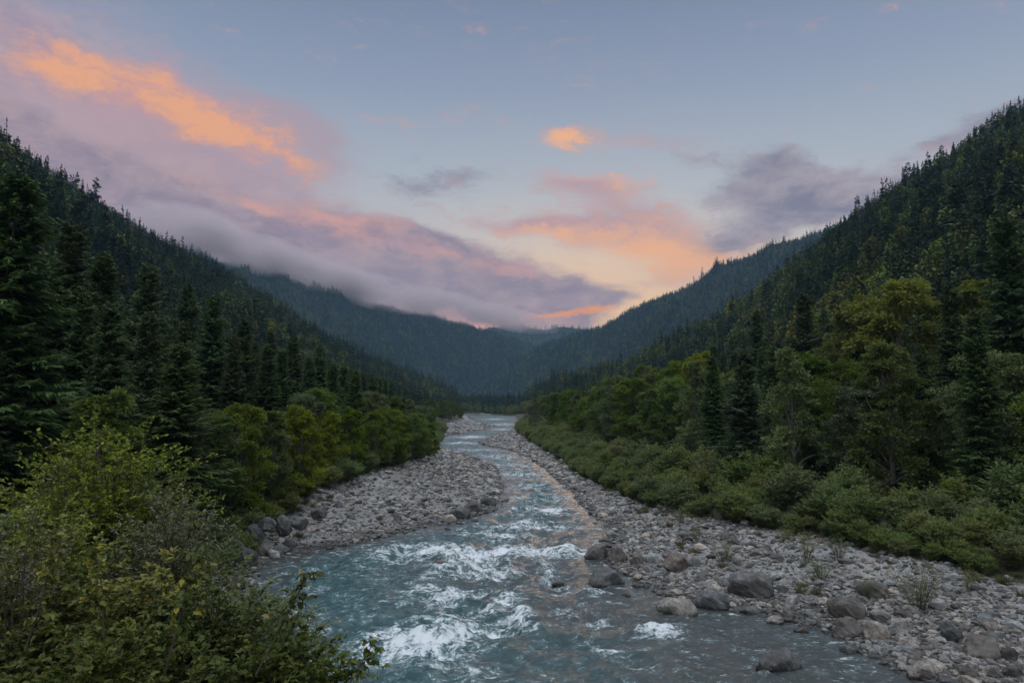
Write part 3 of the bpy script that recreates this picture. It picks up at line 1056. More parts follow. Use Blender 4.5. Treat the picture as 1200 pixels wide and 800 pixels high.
def stemmy(seed, n_stem=26, H=3.0, R=1.6, twig=7, leaves=11, L=0.10, W=0.05, big=True, droop=0.35, up=1.0, rad=0.012, leanx=(0, 0), tipodd=0.0):
    """a bush of arching stems with side twigs and single leaves along them"""
    r = np.random.default_rng(seed)
    crown, wood = Bag(), Bag()
    B, D, T, O = [], [], [], []
    for i in range(n_stem):
        a = r.uniform(0, 2 * math.pi)
        q = math.sqrt(r.uniform(0, 1))
        end = np.array([math.cos(a) * R * q + leanx[0], math.sin(a) * R * q + leanx[1], H * (1.05 - 0.42 * q * q) * r.uniform(0.72, 1.06) * up])
        b0 = np.array([math.cos(a) * R * 0.22 * q, math.sin(a) * R * 0.22 * q, -0.25])
        ctrl = b0 + (end - b0) * np.array([0.3, 0.3, 0.72])
        t = np.linspace(0, 1, 8)
        P = ((1 - t) ** 2)[:, None] * b0 + (2 * t * (1 - t))[:, None] * ctrl + (t ** 2)[:, None] * end
        P[:, :2] += 0.03 * H * np.stack([np.sin(t * 5 + i), np.cos(t * 4 + i)], -1) * t[:, None]
        wood.add(*tube(P, rad * (1.15 - t) * (H / 3) + 0.0015, 4))
        ts = r.uniform(0.25, 1.0, twig)
        stint = r.uniform(0.1, 0.6)
        for tt in list(ts) + [1.0]:
            p0 = np.array([np.interp(tt, t, P[:, k]) for k in range(3)])
            aa = r.uniform(0, 2 * math.pi)
            ln = H * r.uniform(0.10, 0.22)
            dv = unit(np.array([math.cos(aa), math.sin(aa), r.uniform(-0.1, 0.9)]) + unit(end - b0) * 0.5)
            if tt == 1.0:
                dv = unit(P[-1] - P[-2] + np.array([0, 0, -0.05]))
            ss = np.linspace(0, 1, 4)
            tp = p0 + dv * (ln * ss)[:, None] + np.array([0, 0, -1.0]) * (droop * ln * ss ** 2)[:, None]
            wood.add(*tube(tp, 0.0035 * (1.2 - ss) * (H / 3) + 0.001, 3))
            m = leaves
            s2 = r.uniform(0.1, 1.05, m)
            lp = np.stack([np.interp(s2, ss, tp[:, k]) for k in range(3)], -1)
            sd = unit(np.cross(dv, np.array([0, 0, 1.0]) + r.normal(0, .1, 3)))
            sg = np.where(r.uniform(0, 1, m) < .5, -1, 1)[:, None]
            ld = sd * sg * r.uniform(.5, 1, (m, 1)) + dv * 0.65 + r.normal(0, .35, (m, 3)) + np.array([0, 0, -0.2])
            B.append(lp)
            D.append(ld)
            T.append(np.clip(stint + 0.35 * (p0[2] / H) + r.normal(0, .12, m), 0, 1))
            O.append(r.uniform(0, 1, m) if tipodd == 0 else np.clip(r.uniform(0, 1, m) * (1 - tipodd) + tipodd * (tt > .8) * r.uniform(0, 1), 0, 1))
    B, D, T, O = np.concatenate(B), np.concatenate(D), np.concatenate(T), np.concatenate(O)
    n = len(B)
    Ls, Ws = L * r.uniform(.55, 1.25, n), W * r.uniform(.6, 1.25, n)
    if big:
        V, F = big_leaves(B, D, Ls, Ws, r)
        crown.add(V, F, np.repeat(T, 7), np.repeat(O, 7))
    else:
        V, F = leaf_quads(B, D, Ls, Ws, r)
        crown.add(V, F, np.repeat(T, 4), np.repeat(O, 4))
    return crown, wood


def grass_tuft(seed, n=160, H=0.7, R=0.35):
    r = np.random.default_rng(seed)
    g = Bag()
    a = r.uniform(0, 2 * math.pi, n)
    q = np.sqrt(r.uniform(0, 1, n)) * R
    B = np.stack([np.cos(a) * q * .5, np.sin(a) * q * .5, np.full(n, -.05)], -1)
    D = np.stack([np.cos(a) * q * 1.6 / R * .45, np.sin(a) * q * 1.6 / R * .45, np.ones(n)], -1) + r.normal(0, .15, (n, 3))
    V, F = leaf_quads(B, D, H * r.uniform(.5, 1.1, n), 0.022 * r.uniform(.7, 1.6, n), r)
    g.add(V, F, np.repeat(r.uniform(0, 1, n), 4), np.repeat(r.uniform(0, 1, n), 4))
    return g


def plant(name, crown_mesh, trunk_mesh, crown_part='crown', trunk_part='trunk'):
    e = bpy.data.objects.new(name, None)
    e.empty_display_size = 0.2
    col.objects.link(e)
    link(trunk_part, trunk_mesh, e)
    link(crown_part, crown_mesh, e)
    return e


def kind(name, gen, cmat, tmat, n, crown_part='crown', trunk_part='trunk', **kw):
    out = []
    for i in range(n):
        c, t = gen(100 + 7 * i + len(name) * 31, **{k: (v[i % len(v)] if isinstance(v, list) else v) for k, v in kw.items()})
        out.append((name, c.mesh(name + '_' + crown_part, M[cmat]), t.mesh(name + '_' + trunk_part, M[tmat], True), crown_part, trunk_part))
    return out


K = {}
K['spruce'] = kind('spruce_tree', conifer, 'spruce', 'bark_spruce', 5, H=25.0, R=[4.6, 3.9, 5.2, 4.2, 3.6], nbr=[640, 580, 680, 620, 540], bare=[.04, .06, .05, .10, .05])
K['broad'] = kind('broadleaf_tree', broadleaf, 'broad', 'bark_broad', 4, H=16.0, R=[4.3, 3.6, 4.7, 3.3], shape=['round', 'tall', 'round', 'tall'], low=[.12, .08, .16, .10], lobes=[22, 23, 25, 20], clumps=13, leaf=0.34, per=80, spread=.46)
K['aspen'] = kind('aspen_tree', broadleaf, 'aspen', 'bark_broad', 3, H=16.0, R=[4.0, 3.4, 4.4], shape=['round', 'tall', 'tall'], low=[.10, .08, .12], lobes=[23, 24, 26], clumps=13, leaf=0.34, per=80, spread=.44)
K['alder'] = kind('alder_tree', broadleaf, 'alder', 'bark_broad', 3, H=14.0, R=[3.9, 3.2, 4.3], shape=['round', 'tall', 'round'], low=[.14, .10, .18], lobes=[22, 20, 24], clumps=13, leaf=0.26, per=95, spread=.44)
K['willow'] = kind('willow_shrub', stemmy, 'willow', 'twig', 4, 'foliage', 'stems', n_stem=[66, 54, 76, 60], H=4.0, R=[2.0, 1.7, 2.3, 1.9], twig=11, leaves=15, L=.27, W=.085, big=False, droop=.12, rad=.010)
K['thin'] = kind('willow_bush', stemmy, 'willow', 'twig', 2, 'foliage', 'stems', n_stem=[34, 26], H=2.0, R=[1.1, .9], twig=6, leaves=9, L=0.11, W=0.022, big=False, droop=0.1)

GRID = {'n': 0}


def put(kindname, variant, x, y, h, rz, label, cat, group=None, h0=None, wide=1.0, sink=0.0):
    nm, cm, tm, cp, tp = K[kindname][variant % len(K[kindname])]
    e = plant(nm, cm, tm, cp, tp)
    z = float(terrain(np.array([x]), np.array([y]))[0])
    e.location = (x, y, z - sink)
    s = h / h0
    e.scale = (s * wide, s * wide, s)
    e.rotation_euler = (0, 0, rz)
    return tag(e, label, cat, group)


H0 = {'aspen': 16.0, 'spruce': 25.0, 'broad': 16.0, 'alder': 14.0, 'willow': 4.0, 'thin': 2.0}
CAT = {'aspen': 'deciduous tree', 'spruce': 'conifer', 'broad': 'deciduous tree', 'alder': 'deciduous tree', 'willow': 'shrub', 'thin': 'shrub'}
taken = []


def stand(kindname, px, top, Y, label, group, wide=1.0, v=None, minh=1.0):
    """a plant at depth Y under a point of its top"""
    p = at(px, top, Y)
    z = float(terrain(np.array([p[0]]), np.array([Y]))[0])
    h = max(p[2] - z, minh)
    taken.append((p[0], Y, h * (0.14 if kindname == 'spruce' else 0.26)))
    return put(kindname, random.randrange(9) if v is None else v, p[0], Y, h, random.uniform(0, 6.28), label, CAT[kindname], group, H0[kindname], wide)


def scatter(name, src, P, scl, rot, vid, tilt=None):
    """one uncountable mass: many copies of a few shapes, set out on points"""
    me = bpy.data.meshes.new(name)
    me.vertices.add(len(P))
    me.vertices.foreach_set('co', np.asarray(P, np.float32).ravel())
    for k, a in (('scl', scl), ('rot', rot)):
        a = np.asarray(a, np.float32)
        d = me.attributes.new(k, 'FLOAT_VECTOR', 'POINT')
        d.data.foreach_set('vector', a.ravel())
    d = me.attributes.new('vid', 'INT', 'POINT')
    d.data.foreach_set('value', np.asarray(vid, np.int32))
    o = link(name, me)
    ng = bpy.data.node_groups.new(name, 'GeometryNodeTree')
    ng.interface.new_socket('Geometry', in_out='INPUT', socket_type='NodeSocketGeometry')
    ng.interface.new_socket('Geometry', in_out='OUTPUT', socket_type='NodeSocketGeometry')
    gi, go = ng.nodes.new('NodeGroupInput'), ng.nodes.new('NodeGroupOutput')
    jn = ng.nodes.new('GeometryNodeJoinGeometry')
    for m_ in reversed(src):          # joined inputs count from the last link
        so = bpy.data.objects.new(m_.name, m_)
        oi = ng.nodes.new('GeometryNodeObjectInfo')
        oi.inputs['Object'].default_value = so
        oi.inputs['As Instance'].default_value = True
        ng.links.new(oi.outputs['Geometry'], jn.inputs[0])
    ip = ng.nodes.new('GeometryNodeInstanceOnPoints')

    def na(nm, typ):
        q = ng.nodes.new('GeometryNodeInputNamedAttribute')
        q.data_type = typ
        q.inputs['Name'].default_value = nm
        return q.outputs['Attribute']
    ng.links.new(gi.outputs[0], ip.inputs['Points'])
    ng.links.new(jn.outputs[0], ip.inputs['Instance'])
    ip.inputs['Pick Instance'].default_value = True
    ng.links.new(na('vid', 'INT'), ip.inputs['Instance Index'])
    er = ng.nodes.new('FunctionNodeEulerToRotation')
    ng.links.new(na('rot', 'FLOAT_VECTOR'), er.inputs[0])
    ng.links.new(er.outputs[0], ip.inputs['Rotation'])
    ng.links.new(na('scl', 'FLOAT_VECTOR'), ip.inputs['Scale'])
    ng.links.new(ip.outputs[0], go.inputs[0])
    md = o.modifiers.new('copies', 'NODES')
    md.node_group = ng
    return tag(o, kind='stuff')


# ------------------------------------------------------------------ woods on the hillsides (uncountable)
def far_conifer(seed, R, nbr=70, top=.8):
    r = np.random.default_rng(seed)
    b = Bag()
    H = 20.0
    zz = np.linspace(-1, H * .97, 4)
    V, F = tube(np.stack([0 * zz, 0 * zz, zz], -1), 0.22 * (1 - zz / H) + .03, 4)
    b.add(V, F, 0.0)
    z = H * (0.05 + .93 * r.uniform(0, 1, nbr) ** .9)
    fr = 1 - z / H
    L = R * fr ** top * r.uniform(.65, 1.2, nbr) + .25
    az = r.uniform(0, 6.28, nbr)
    for i in range(nbr):
        a = az[i] + np.array([-.42, -.14, .14, .42])
        o = np.stack([np.cos(a), np.sin(a), -0.30 + .25 * r.normal(size=4) + (1 - fr[i]) * .4], -1)
        base = np.tile([0, 0, z[i]], (4, 1)) + o * L[i] * .12
        V, F = leaf_quads(base, o, L[i] * r.uniform(.75, 1.1, 4), 0.20 * L[i] + .28, r)
        b.add(V, F, np.repeat(np.clip(r.uniform(0, .6) + r.normal(0, .15, 4), 0, 1), 4))
    V, F = leaf_quads(np.tile([0, 0, H * .9], (3, 1)), r.normal(0, .06, (3, 3)) + np.array([0, 0, 1]), [2.2, 1.8, 1.6], .34, r)
    b.add(V, F, .3)
    return b


def far_broad(seed, R=3.6, H=15.0):
    r = np.random.default_rng(seed)
    b = Bag()
    n = 330
    d = unit(r.normal(size=(n, 3)))
    lob = unit(r.normal(size=(9, 3)) + np.array([0, 0, .4]))
    k = (d @ lob.T).max(1)
    rad = (0.62 + 0.42 * np.clip((k - .6) / .4, 0, 1)) * r.uniform(.8, 1.05, n)
    P = d * rad[:, None] * np.array([R, R, H * .40]) + np.array([0, 0, H * .57])
    V, F = leaf_quads(P, d + r.normal(0, .7, (n, 3)), 1.25 * r.uniform(.6, 1.2, n), .95 * r.uniform(.6, 1.2, n), r)
    lt = r.uniform(0, .6, 9)[(d @ lob.T).argmax(1)]
    b.add(V, F, np.repeat(np.clip(lt + r.normal(.1, .15, n), 0, 1), 4))
    zz = np.linspace(-1, H * .6, 4)
    V, F = tube(np.stack([0 * zz, 0 * zz, zz], -1), .2 * (1 - zz / H) + .03, 4)
    b.add(V, F, 0.0)
    return b


FAR = [far_conifer(300 + i, *a).mesh('far_conifer', M['spruce_far']) for i, a in enumerate(((3.3,), (2.7,), (3.9,), (3.0,), (2.6, 30, .7), (4.0, 62, .5)))]
FAR += [far_broad(400 + i).mesh('far_broadleaf', M['broad_far']) for i in range(3)]


def clothe(key, name, spacing, hmin, hmax, broad=0.22, seed=1, vmin=0.0):
    V = LOFT[key]
    r = np.random.default_rng(seed)
    a, b, c, d = V[:-1, :-1], V[1:, :-1], V[1:, 1:], V[:-1, 1:]
    area = 0.5 * np.linalg.norm(np.cross(c - a, d - b), axis=-1)
    want = area / spacing ** 2
    k = np.floor(want + r.uniform(0, 1, want.shape)).astype(int)
    I, J = np.nonzero(k)
    rep = np.repeat(np.arange(len(I)), k[I, J])
    I, J = I[rep], J[rep]
    u, w = r.uniform(0, 1, (2, len(I), 1))
    P = a[I, J] * (1 - u) * (1 - w) + b[I, J] * u * (1 - w) + c[I, J] * u * w + d[I, J] * (1 - u) * w
    dep = P[:, 1]
    pxs = P[:, 0] / np.maximum(dep, 1)
    ok = (dep > 20) & (np.abs(pxs) < 1.05)
    _, dd = 0, river_d(P[:, 0], P[:, 1])
    ok &= dd > 14
    P = P[ok]
    n = len(P)
    patch = fbm(P[:, 0] / 70, P[:, 1] / 70, 3, seed + 4)
    isb = (r.uniform(0, 1, n) + 0.55 * patch) > (1 - broad)
    h = r.uniform(hmin, hmax, n) * (1 + 0.18 * fbm(P[:, 0] / 40, P[:, 1] / 40, 2, seed + 8)) * np.exp(r.normal(0, .19, n))
    s = np.where(isb, h / 15 * .72, h / 20)
    wx = s * r.uniform(.85, 1.2, n)
    vid = np.where(isb, 6 + r.integers(0, 3, n), r.choice(6, n, p=[.24, .2, .18, .2, .08, .10]))
    rot = np.stack([r.normal(0, .03, n), r.normal(0, .03, n), r.uniform(0, 6.28, n)], -1)
    return scatter('hillside_forest', FAR, P, np.stack([wx, wx, s], -1), rot, vid)


clothe('left_hill', 'hillside_forest', 4.8, 9, 19, 0.24, 1)
clothe('right_hill', 'hillside_forest', 4.8, 9, 19, 0.34, 2)
clothe('far_right_hill', 'hillside_forest', 8.5, 12, 21, 0.22, 3)
clothe('far_left_hill', 'hillside_forest', 9.5, 13, 22, 0.30, 4)
clothe('distant_hill', 'hillside_forest', 24.0, 20, 30, 0.2, 5)

# ------------------------------------------------------------------ the trees one can tell apart: left bank
GL, GR = 'conifers along the left wood', 'conifers along the right wood'
for a in [
    ('spruce', 14, 200, 50, 'tallest dark spruce at the left edge of the picture', GL, 1.25, 2),
    ('spruce', 76, 258, 62, 'tall dark spruce second from the left edge', GL, 1.15, 0),
    ('spruce', 44, 300, 84, 'dark spruce standing between the two tallest left edge spruces', GL, 1.1, 1),
    ('spruce', 122, 295, 66, 'dark spruce behind the light green foreground sapling', GL, 1.15, 3),
    ('spruce', 168, 308, 74, 'dark spruce with its tip just left of the low blue green spruce', GL, 1.1, 0),
    ('spruce', 208, 402, 54, 'low broad blue green spruce in front of the taller left spruces', GL, 1.45, 2),
    ('spruce', 250, 345, 82, 'spruce with a sharp tip above the low blue green spruce', GL, 1.1, 1),
    ('spruce', 222, 330, 96, 'slim spruce behind the low blue green spruce', GL, 1.0, 4),
    ('spruce', 284, 372, 88, 'spruce behind the yellow green tree on the left bank edge', GL, 1.1, 0),
    ('spruce', 316, 385, 104, 'slender spruce right of the yellow green bank tree', GL, 1.0, 4),
    ('spruce', 344, 392, 108, 'dark spruce behind the middle olive tree on the left bank', GL, 1.1, 3),
    ('spruce', 374, 402, 116, 'last tall spruce of the left stand before the olive trees', GL, 1.0, 1),
    ('spruce', 408, 442, 108, 'single dark spruce between the olive trees on the left bank', GL, 1.0, 4),
    ('spruce', -30, 260, 58, 'dark spruce cut by the left edge of the picture', GL, 1.2, 0)]:
    stand(a[0], a[1], a[2], a[3], a[4], a[5], a[6], a[7])
GB = 'broad leaved trees on the left bank'
for a in [
    ('broad', 118, 452, 40, 'dark green leafy tree behind the foreground sapling on the left', 1.0, 1),
    ('aspen', 286, 470, 63, 'large yellow green tree leaning over the left bank above the dark rocks', .95, 0),
    ('aspen', 352, 476, 74, 'olive green tree second along the left bank edge', .95, 2),
    ('aspen', 386, 480, 84, 'olive green tree third along the left bank edge', .9, 3),
    ('broad', 440, 480, 100, 'brownish olive tree above the middle of the left stone bar', 1.0, 0),
    ('broad', 470, 486, 112, 'olive tree just before the far end of the left bank wood', 1.0, 2),
    ('aspen', 494, 488, 124, 'rounded olive tree at the tip of the left bank wood by the bend', .95, 1),
    ('broad', 262, 482, 59, 'dark olive tree half hidden left of the large yellow green tree', .95, 3),
    ('broad', 320, 476, 69, 'dark green tree squeezed between the first and second bank edge trees', .9, 3),
    ('broad', 414, 476, 92, 'mid green tree fourth along the left bank edge', .95, 1),
    ('aspen', 428, 466, 108, 'taller brownish tree behind the fourth left bank edge tree', 1.1, 1),
    ('broad', 456, 478, 107, 'small olive tree just before the middle of the left row', 1.1, 2),
    ('broad', 484, 482, 119, 'green tree between the last two rounded trees of the left row', 1.1, 0),
    ('broad', 505, 494, 130, 'lowest olive tree at the water end of the left row', 1.1, 3),
    ('alder', 318, 500, 70, 'grey green alder between the two nearest left bank trees', .9, 0),
    ('alder', 240, 480, 60, 'grey green alder in the shade of the spruces at the left bank', .9, 2)]:
    stand(a[0], a[1], a[2], a[3], a[4], GB, a[5], a[6])
# right bank
for a in [
    ('spruce', 1180, 252, 74, 'tallest dark spruce at the right edge of the picture', 1.1, 2),
    ('spruce', 1114, 330, 80, 'dark narrow spruce between the light green crowns on the right', 1.0, 3),
    ('spruce', 938, 342, 118, 'tall pointed spruce left of the big light green crown on the right', 1.1, 0),
    ('spruce', 888, 362, 132, 'pointed spruce left of the tall right hand one', 1.0, 1),
    ('spruce', 912, 396, 124, 'shorter spruce between the two pointed right hand spruces', 1.0, 4),
    ('spruce', 1042, 370, 92, 'dark spruce close behind the grey green round alder on the right', 1.0, 3),
    ('spruce', 982, 372, 126, 'dark spruce behind the big light green crown on the right', 1.1, 2),
    ('spruce', 838, 404, 158, 'dark spruce behind the light green trees on the right bank', 1.0, 0),
    ('spruce', 730, 436, 196, 'dark spruce rising behind the middle of the right bank trees', .95, 1)]:
    stand(a[0], a[1], a[2], a[3], a[4], GR, a[5], a[6])
GB2 = 'broad leaved trees on the right bank'
for a in [
    ('aspen', 1056, 322, 88, 'biggest light green tree high on the right', 1.05, 0),
    ('aspen', 1012, 345, 96, 'light green crown left of the biggest right hand tree', 1.0, 2),
    ('aspen', 1136, 322, 92, 'light green tall crown right of the biggest right hand tree', 1.0, 1),
    ('alder', 1008, 440, 76, 'grey green round alder in front of the light green right hand trees', 1.12, 0),
    ('alder', 1174, 410, 62, 'grey green alder with open crown at the right edge', 1.0, 2),
    ('aspen', 932, 474, 84, 'narrow bright green tree left of the grey green round alder', .8, 3),
    ('aspen', 1086, 484, 70, 'bright green small tree between the two grey green alders', .85, 1),
    ('aspen', 866, 428, 118, 'yellow green tree before the pointed spruces on the right bank', 1.0, 0),
    ('aspen', 818, 414, 132, 'tall light green tree in the middle of the right bank wood', 1.0, 2),
    ('broad', 790, 420, 146, 'light green tree left of the tall middle one on the right bank', .95, 0),
    ('aspen', 758, 428, 156, 'rounded light green tree on the right bank left of the middle', 1.0, 2),
    ('alder', 800, 452, 130, 'green alder in front of the tall middle tree on the right bank', 1.0, 1),
    ('broad', 706, 446, 182, 'olive green tree toward the far end of the right bank wood', .9, 3),
    ('alder', 676, 456, 196, 'slim grey green tree near the far end of the right bank', .9, 1),
    ('broad', 650, 460, 226, 'small olive tree at the far end of the right bank wood', .9, 1),
    ('alder', 626, 470, 246, 'grey green tree nearest the river bend on the right bank', .9, 0)]:
    stand(a[0], a[1], a[2], a[3], a[4], GB2, a[5], a[6])


def crosses(x, y, k):
    for (a, b, c) in taken:
        if (x - a) ** 2 + (y - b) ** 2 < (k * c) ** 2:
            return True
    return False


# the rest of the two woods: spruces behind, leafy trees along the edge
cand = []
r5 = np.random.default_rng(77)
N5 = 16000
Y5 = 44 + (r5.uniform(0, 1, N5) ** 1.6) * 520
X5 = r5.uniform(-1.0, 1.0, N5) * (Y5 * .86 + 10)
vd, lf = veg_d(X5, Y5)
okk = (vd > 2.0) & (vd < 75) & (np.abs(X5 / Y5) < .84)
cells = {}
sel = []
for i in np.where(okk)[0]:
    if not lf[i] and vd[i] < 11:
        continue
    leafy = vd[i] < (9 if lf[i] else 24) and r5.uniform() < (.85 if Y5[i] > 110 or not lf[i] else .45)
    if lf[i] and X5[i] / Y5[i] < -.44:
        leafy = False
    if not leafy and vd[i] < 4:
        continue
    sp = 5.4 if leafy else (6.4 if Y5[i] < 140 else 5.2)
    sp *= 1 + Y5[i] / 700
    key = (int(X5[i] // 6), int(Y5[i] // 6))
    bad = False
    for dx in (-1, 0, 1):
        for dy in (-1, 0, 1):
            for (x, y, s) in cells.get((key[0] + dx, key[1] + dy), ()):
                if (x - X5[i]) ** 2 + (y - Y5[i]) ** 2 < (.5 * (sp + s)) ** 2:
                    bad = True
    if bad or crosses(X5[i], Y5[i], .7):
        continue
    cells.setdefault(key, []).append((X5[i], Y5[i], sp))
    sel.append((X5[i], Y5[i], leafy, lf[i], vd[i]))
trees = []
for (x, y, leafy, left, v) in sel:
    h = r5.uniform(8, 13.5) if leafy else r5.uniform(17, 27)
    if left and not leafy and x / y < -.3:
        h = r5.uniform(19, 26)
    if not left and not leafy:
        h = r5.uniform(15, 24)
    if leafy and not left:
        h = r5.uniform(12, 18)
    if leafy and left:
        h = r5.uniform(7, 10.5)
    # nothing may stand taller than the stand the picture shows
    px = 600 + 800 * x / y
    lim = np.interp(px, [0, 200, 400, 520, 560, 600, 700, 850, 1000, 1200], [320, 372, 428, 466, 476, 474, 446, 412, 392, 350])
    zt = at(px, lim, y)[2]
    z0 = float(terrain(np.array([x]), np.array([y]))[0])
    h = min(h, zt - z0)
    if h < (4 if leafy else 7):
        continue
    trees.append((h / y, x, y, h, leafy, left))
trees.sort(reverse=True)
con = [t for t in trees if not t[4]]
brd = [t for t in trees if t[4]]
names = {(False, True): ('dark spruce among its like in the left wood', 'spruces of the left wood'),
         (False, False): ('dark spruce among its like in the right wood', 'spruces of the right wood'),
         (True, True): ('leafy tree filling a gap between the larger trees of the left bank row', 'leafy trees of the left bank row'),
         (True, False): ('leafy tree filling a gap between the larger trees of the right bank wood', 'leafy trees of the right bank row')}
NCON, NBRD = 250, 180
for lst, cap in ((con, NCON), (brd, NBRD)):
    for (q, x, y, h, leafy, left) in lst[:cap]:
        kn = 'spruce' if not leafy else ('alder' if random.random() < .3 else 'broad')
        lab, grp = names[(leafy, left)]
        put(kn, random.randrange(12), x, y, h, random.uniform(0, 6.28), lab, CAT[kn], grp, H0[kn], random.uniform(.9, 1.2) * (.95 if leafy else 1.1))
rest = con[NCON:] + brd[NBRD:]
Yf = r5.uniform(690, 1300, 9000)
Xf = r5.uniform(-.22, .14, 9000) * Yf
df = river_d(Xf, Yf)
pf = np.clip(0.5 + 1.2 * perlin(Xf / 40, Yf / 40, 3), .1, 1.6)
for i in np.where((df > 5) & (r5.uniform(0, 1, 9000) < .5))[0]:
    lf_ = df[i] < 22 or r5.uniform() < .35 * pf[i]
    rest.append((0, Xf[i], Yf[i], (r5.uniform(7, 13) if lf_ else r5.uniform(11, 25)) * (.75 + .3 * pf[i]), lf_, True))
if rest:
    P = np.array([[t[1], t[2], 0] for t in rest])
    P[:, 2] = terrain(P[:, 0], P[:, 1])
    s = np.array([t[3] / (15 if t[4] else 20) for t in rest])
    vid = np.array([random.randrange(6, 9) if t[4] else random.randrange(4) for t in rest])
    scatter('distant_wood', FAR, P, np.stack([s, s, s], -1), np.stack([0 * s, 0 * s, np.random.default_rng(3).uniform(0, 6.28, len(s))], -1), vid)
print('TREES', len(con), len(brd))

# ------------------------------------------------------------------ willow shrubs on the right bank's edge
GS = 'willow shrubs along the right bank'
named_shrubs = [
    (868, 545, 84, 'big rounded grey green willow shrub at the front of the right bank thicket', 1.1),
    (905, 560, 80, 'grey green willow shrub right of the biggest rounded one', 1.0),
    (1010, 560, 66, 'low green shrub under the grey green round alder', 1.0),
    (1064, 585, 62, 'green shrub at the foot of the bright green small tree', 1.1),
    (1120, 560, 58, 'large leafy shrub left of the right edge alder', 1.1),
    (1190, 545, 54, 'dark green shrub at the right edge of the picture', 1.2),
    (1150, 590, 53, 'dark shrub in front of the shrub at the right edge', 1.1),
    (692, 514, 148, 'grey green willow shrub at the far tip of the right bank thicket', 1.0)]
for (px, top, Y, lab, w) in named_shrubs:
    stand('willow', px, top, Y, lab, GS, w)
n_s = 0
r6 = np.random.default_rng(99)
spots = []
for i in range(9000):
    y = 46 + r6.uniform() ** 1.2 * 330
    xe = np.interp(y, VEGR[:, 1][np.argsort(VEGR[:, 1])], VEGR[:, 0][np.argsort(VEGR[:, 1])])
    depth = np.interp(y, [40, 80, 120, 200, 300], [7, 10, 11, 13, 14])
    x = xe + r6.uniform(-.8, 1) * depth * (.5 if r6.uniform() < .5 else 1)
    if x < xe - .6 or x / y > .8:
        continue
    h = r6.uniform(1.5, 4.6) * np.interp(x - xe, [-1, 4, 12], [.72, 1.0, 1.15])
    if any((x - a) ** 2 + (y - b) ** 2 < (.36 * (h + c)) ** 2 for a, b, c in spots):
        continue
    spots.append((x, y, h))
spots.sort(key=lambda t: -t[2] / t[1])
for (x, y, h) in spots[:235]:
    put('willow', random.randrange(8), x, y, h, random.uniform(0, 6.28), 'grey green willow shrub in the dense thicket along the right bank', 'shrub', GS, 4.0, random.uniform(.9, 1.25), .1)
far_bush = spots[235:]
# undergrowth of the left bank
GU = 'undergrowth shrubs on the left bank'
r7 = np.random.default_rng(41)
ul = []
yo = np.argsort(VEGL[:, 1])
for i in range(2500):
    y = 36 + r7.uniform() ** 1.1 * 260
    xe = np.interp(y, VEGL[yo, 1], VEGL[yo, 0])
    x = xe - r7.uniform(-1.0, 9)
    h = r7.uniform(1.3, 3.2)
    if x / y < -.8 or any((x - a) ** 2 + (y - b) ** 2 < (.4 * (h + c)) ** 2 for a, b, c in ul):
        continue
    ul.append((x, y, h))
for (x, y, h) in ul[:120]:
    put('willow', random.randrange(8), x, y, h, random.uniform(0, 6.28), 'low green shrub in the undergrowth under the left bank trees', 'shrub', GU, 4.0, 1.15, .1)

far_bush += [(x, y, h) for (x, y, h) in ul[120:]]
WF = [k_[1] for k_ in K['willow']]
PB = np.array([(x, y, 0) for x, y, h in far_bush])
PB[:, 2] = terrain(PB[:, 0], PB[:, 1])
sb = np.array([h / 4 for x, y, h in far_bush])
scatter('distant_shrubs', WF, PB, np.stack([sb * 1.15, sb * 1.15, sb], -1), np.stack([0 * sb, 0 * sb, r7.uniform(0, 6.28, len(sb))], -1), r7.integers(0, 4, len(sb)))

# ------------------------------------------------------------------ boulders and stones


def stone_mesh(seed, sub=4, flat=.66, ang=.0, mat='stone', cuts=9, cmin=.58):
    import bmesh
    bm = bmesh.new()
    bmesh.ops.create_icosphere(bm, subdivisions=sub, radius=1.0)
    V = np.array([v.co[:] for v in bm.verts])
    F = np.array([[v.index for v in f.verts] for f in bm.faces])
    bm.free()
    r = np.random.default_rng(seed)
    # worn flat faces
    for k in range(int(cuts + ang * 12)):
        n = unit(r.normal(size=3))
        c = r.uniform(cmin, .90)
        h = V @ n
        V = V - np.where(h > c, (h - c) * (.82 + .18 * min(ang, 1)), 0)[:, None] * n
    o = r.uniform(0, 50, 3)
    d = 0.13 * perlin(V[:, 0] * 1.1 + o[0], V[:, 1] * 1.1 + V[:, 2] * .9 + o[1]) + 0.08 * perlin(V[:, 0] * 2.6 + V[:, 2] * 2 + o[1], V[:, 1] * 2.6 + o[2]) + 0.05 * perlin(V[:, 1] * 5 + o[2], V[:, 0] * 5 + V[:, 2] * 6) + 0.02 * perlin(V[:, 1] * 13 + V[:, 2] * 9 + o[0], V[:, 0] * 12 - V[:, 2] * 7)
    V = V * (1 + d)[:, None]
    V *= np.array([1.0, r.uniform(.68, .95), flat * r.uniform(.82, 1.15)])
    m = mesh('boulder', V, F, M[mat], True)
    return m


SM = {}
for mt in ('stone', 'stone_dark', 'stone_brown', 'stone_pale'):
    SM[mt] = [stone_mesh(60 + i, 5, .66 if i % 2 else .78, (i % 3) * .5, mt) for i in range(6)]
PEB = [stone_mesh(90 + i, 3, .66, (0, 0, .35, 0)[i % 4], 'stone', 3, .74) for i in range(8)]
placed = []


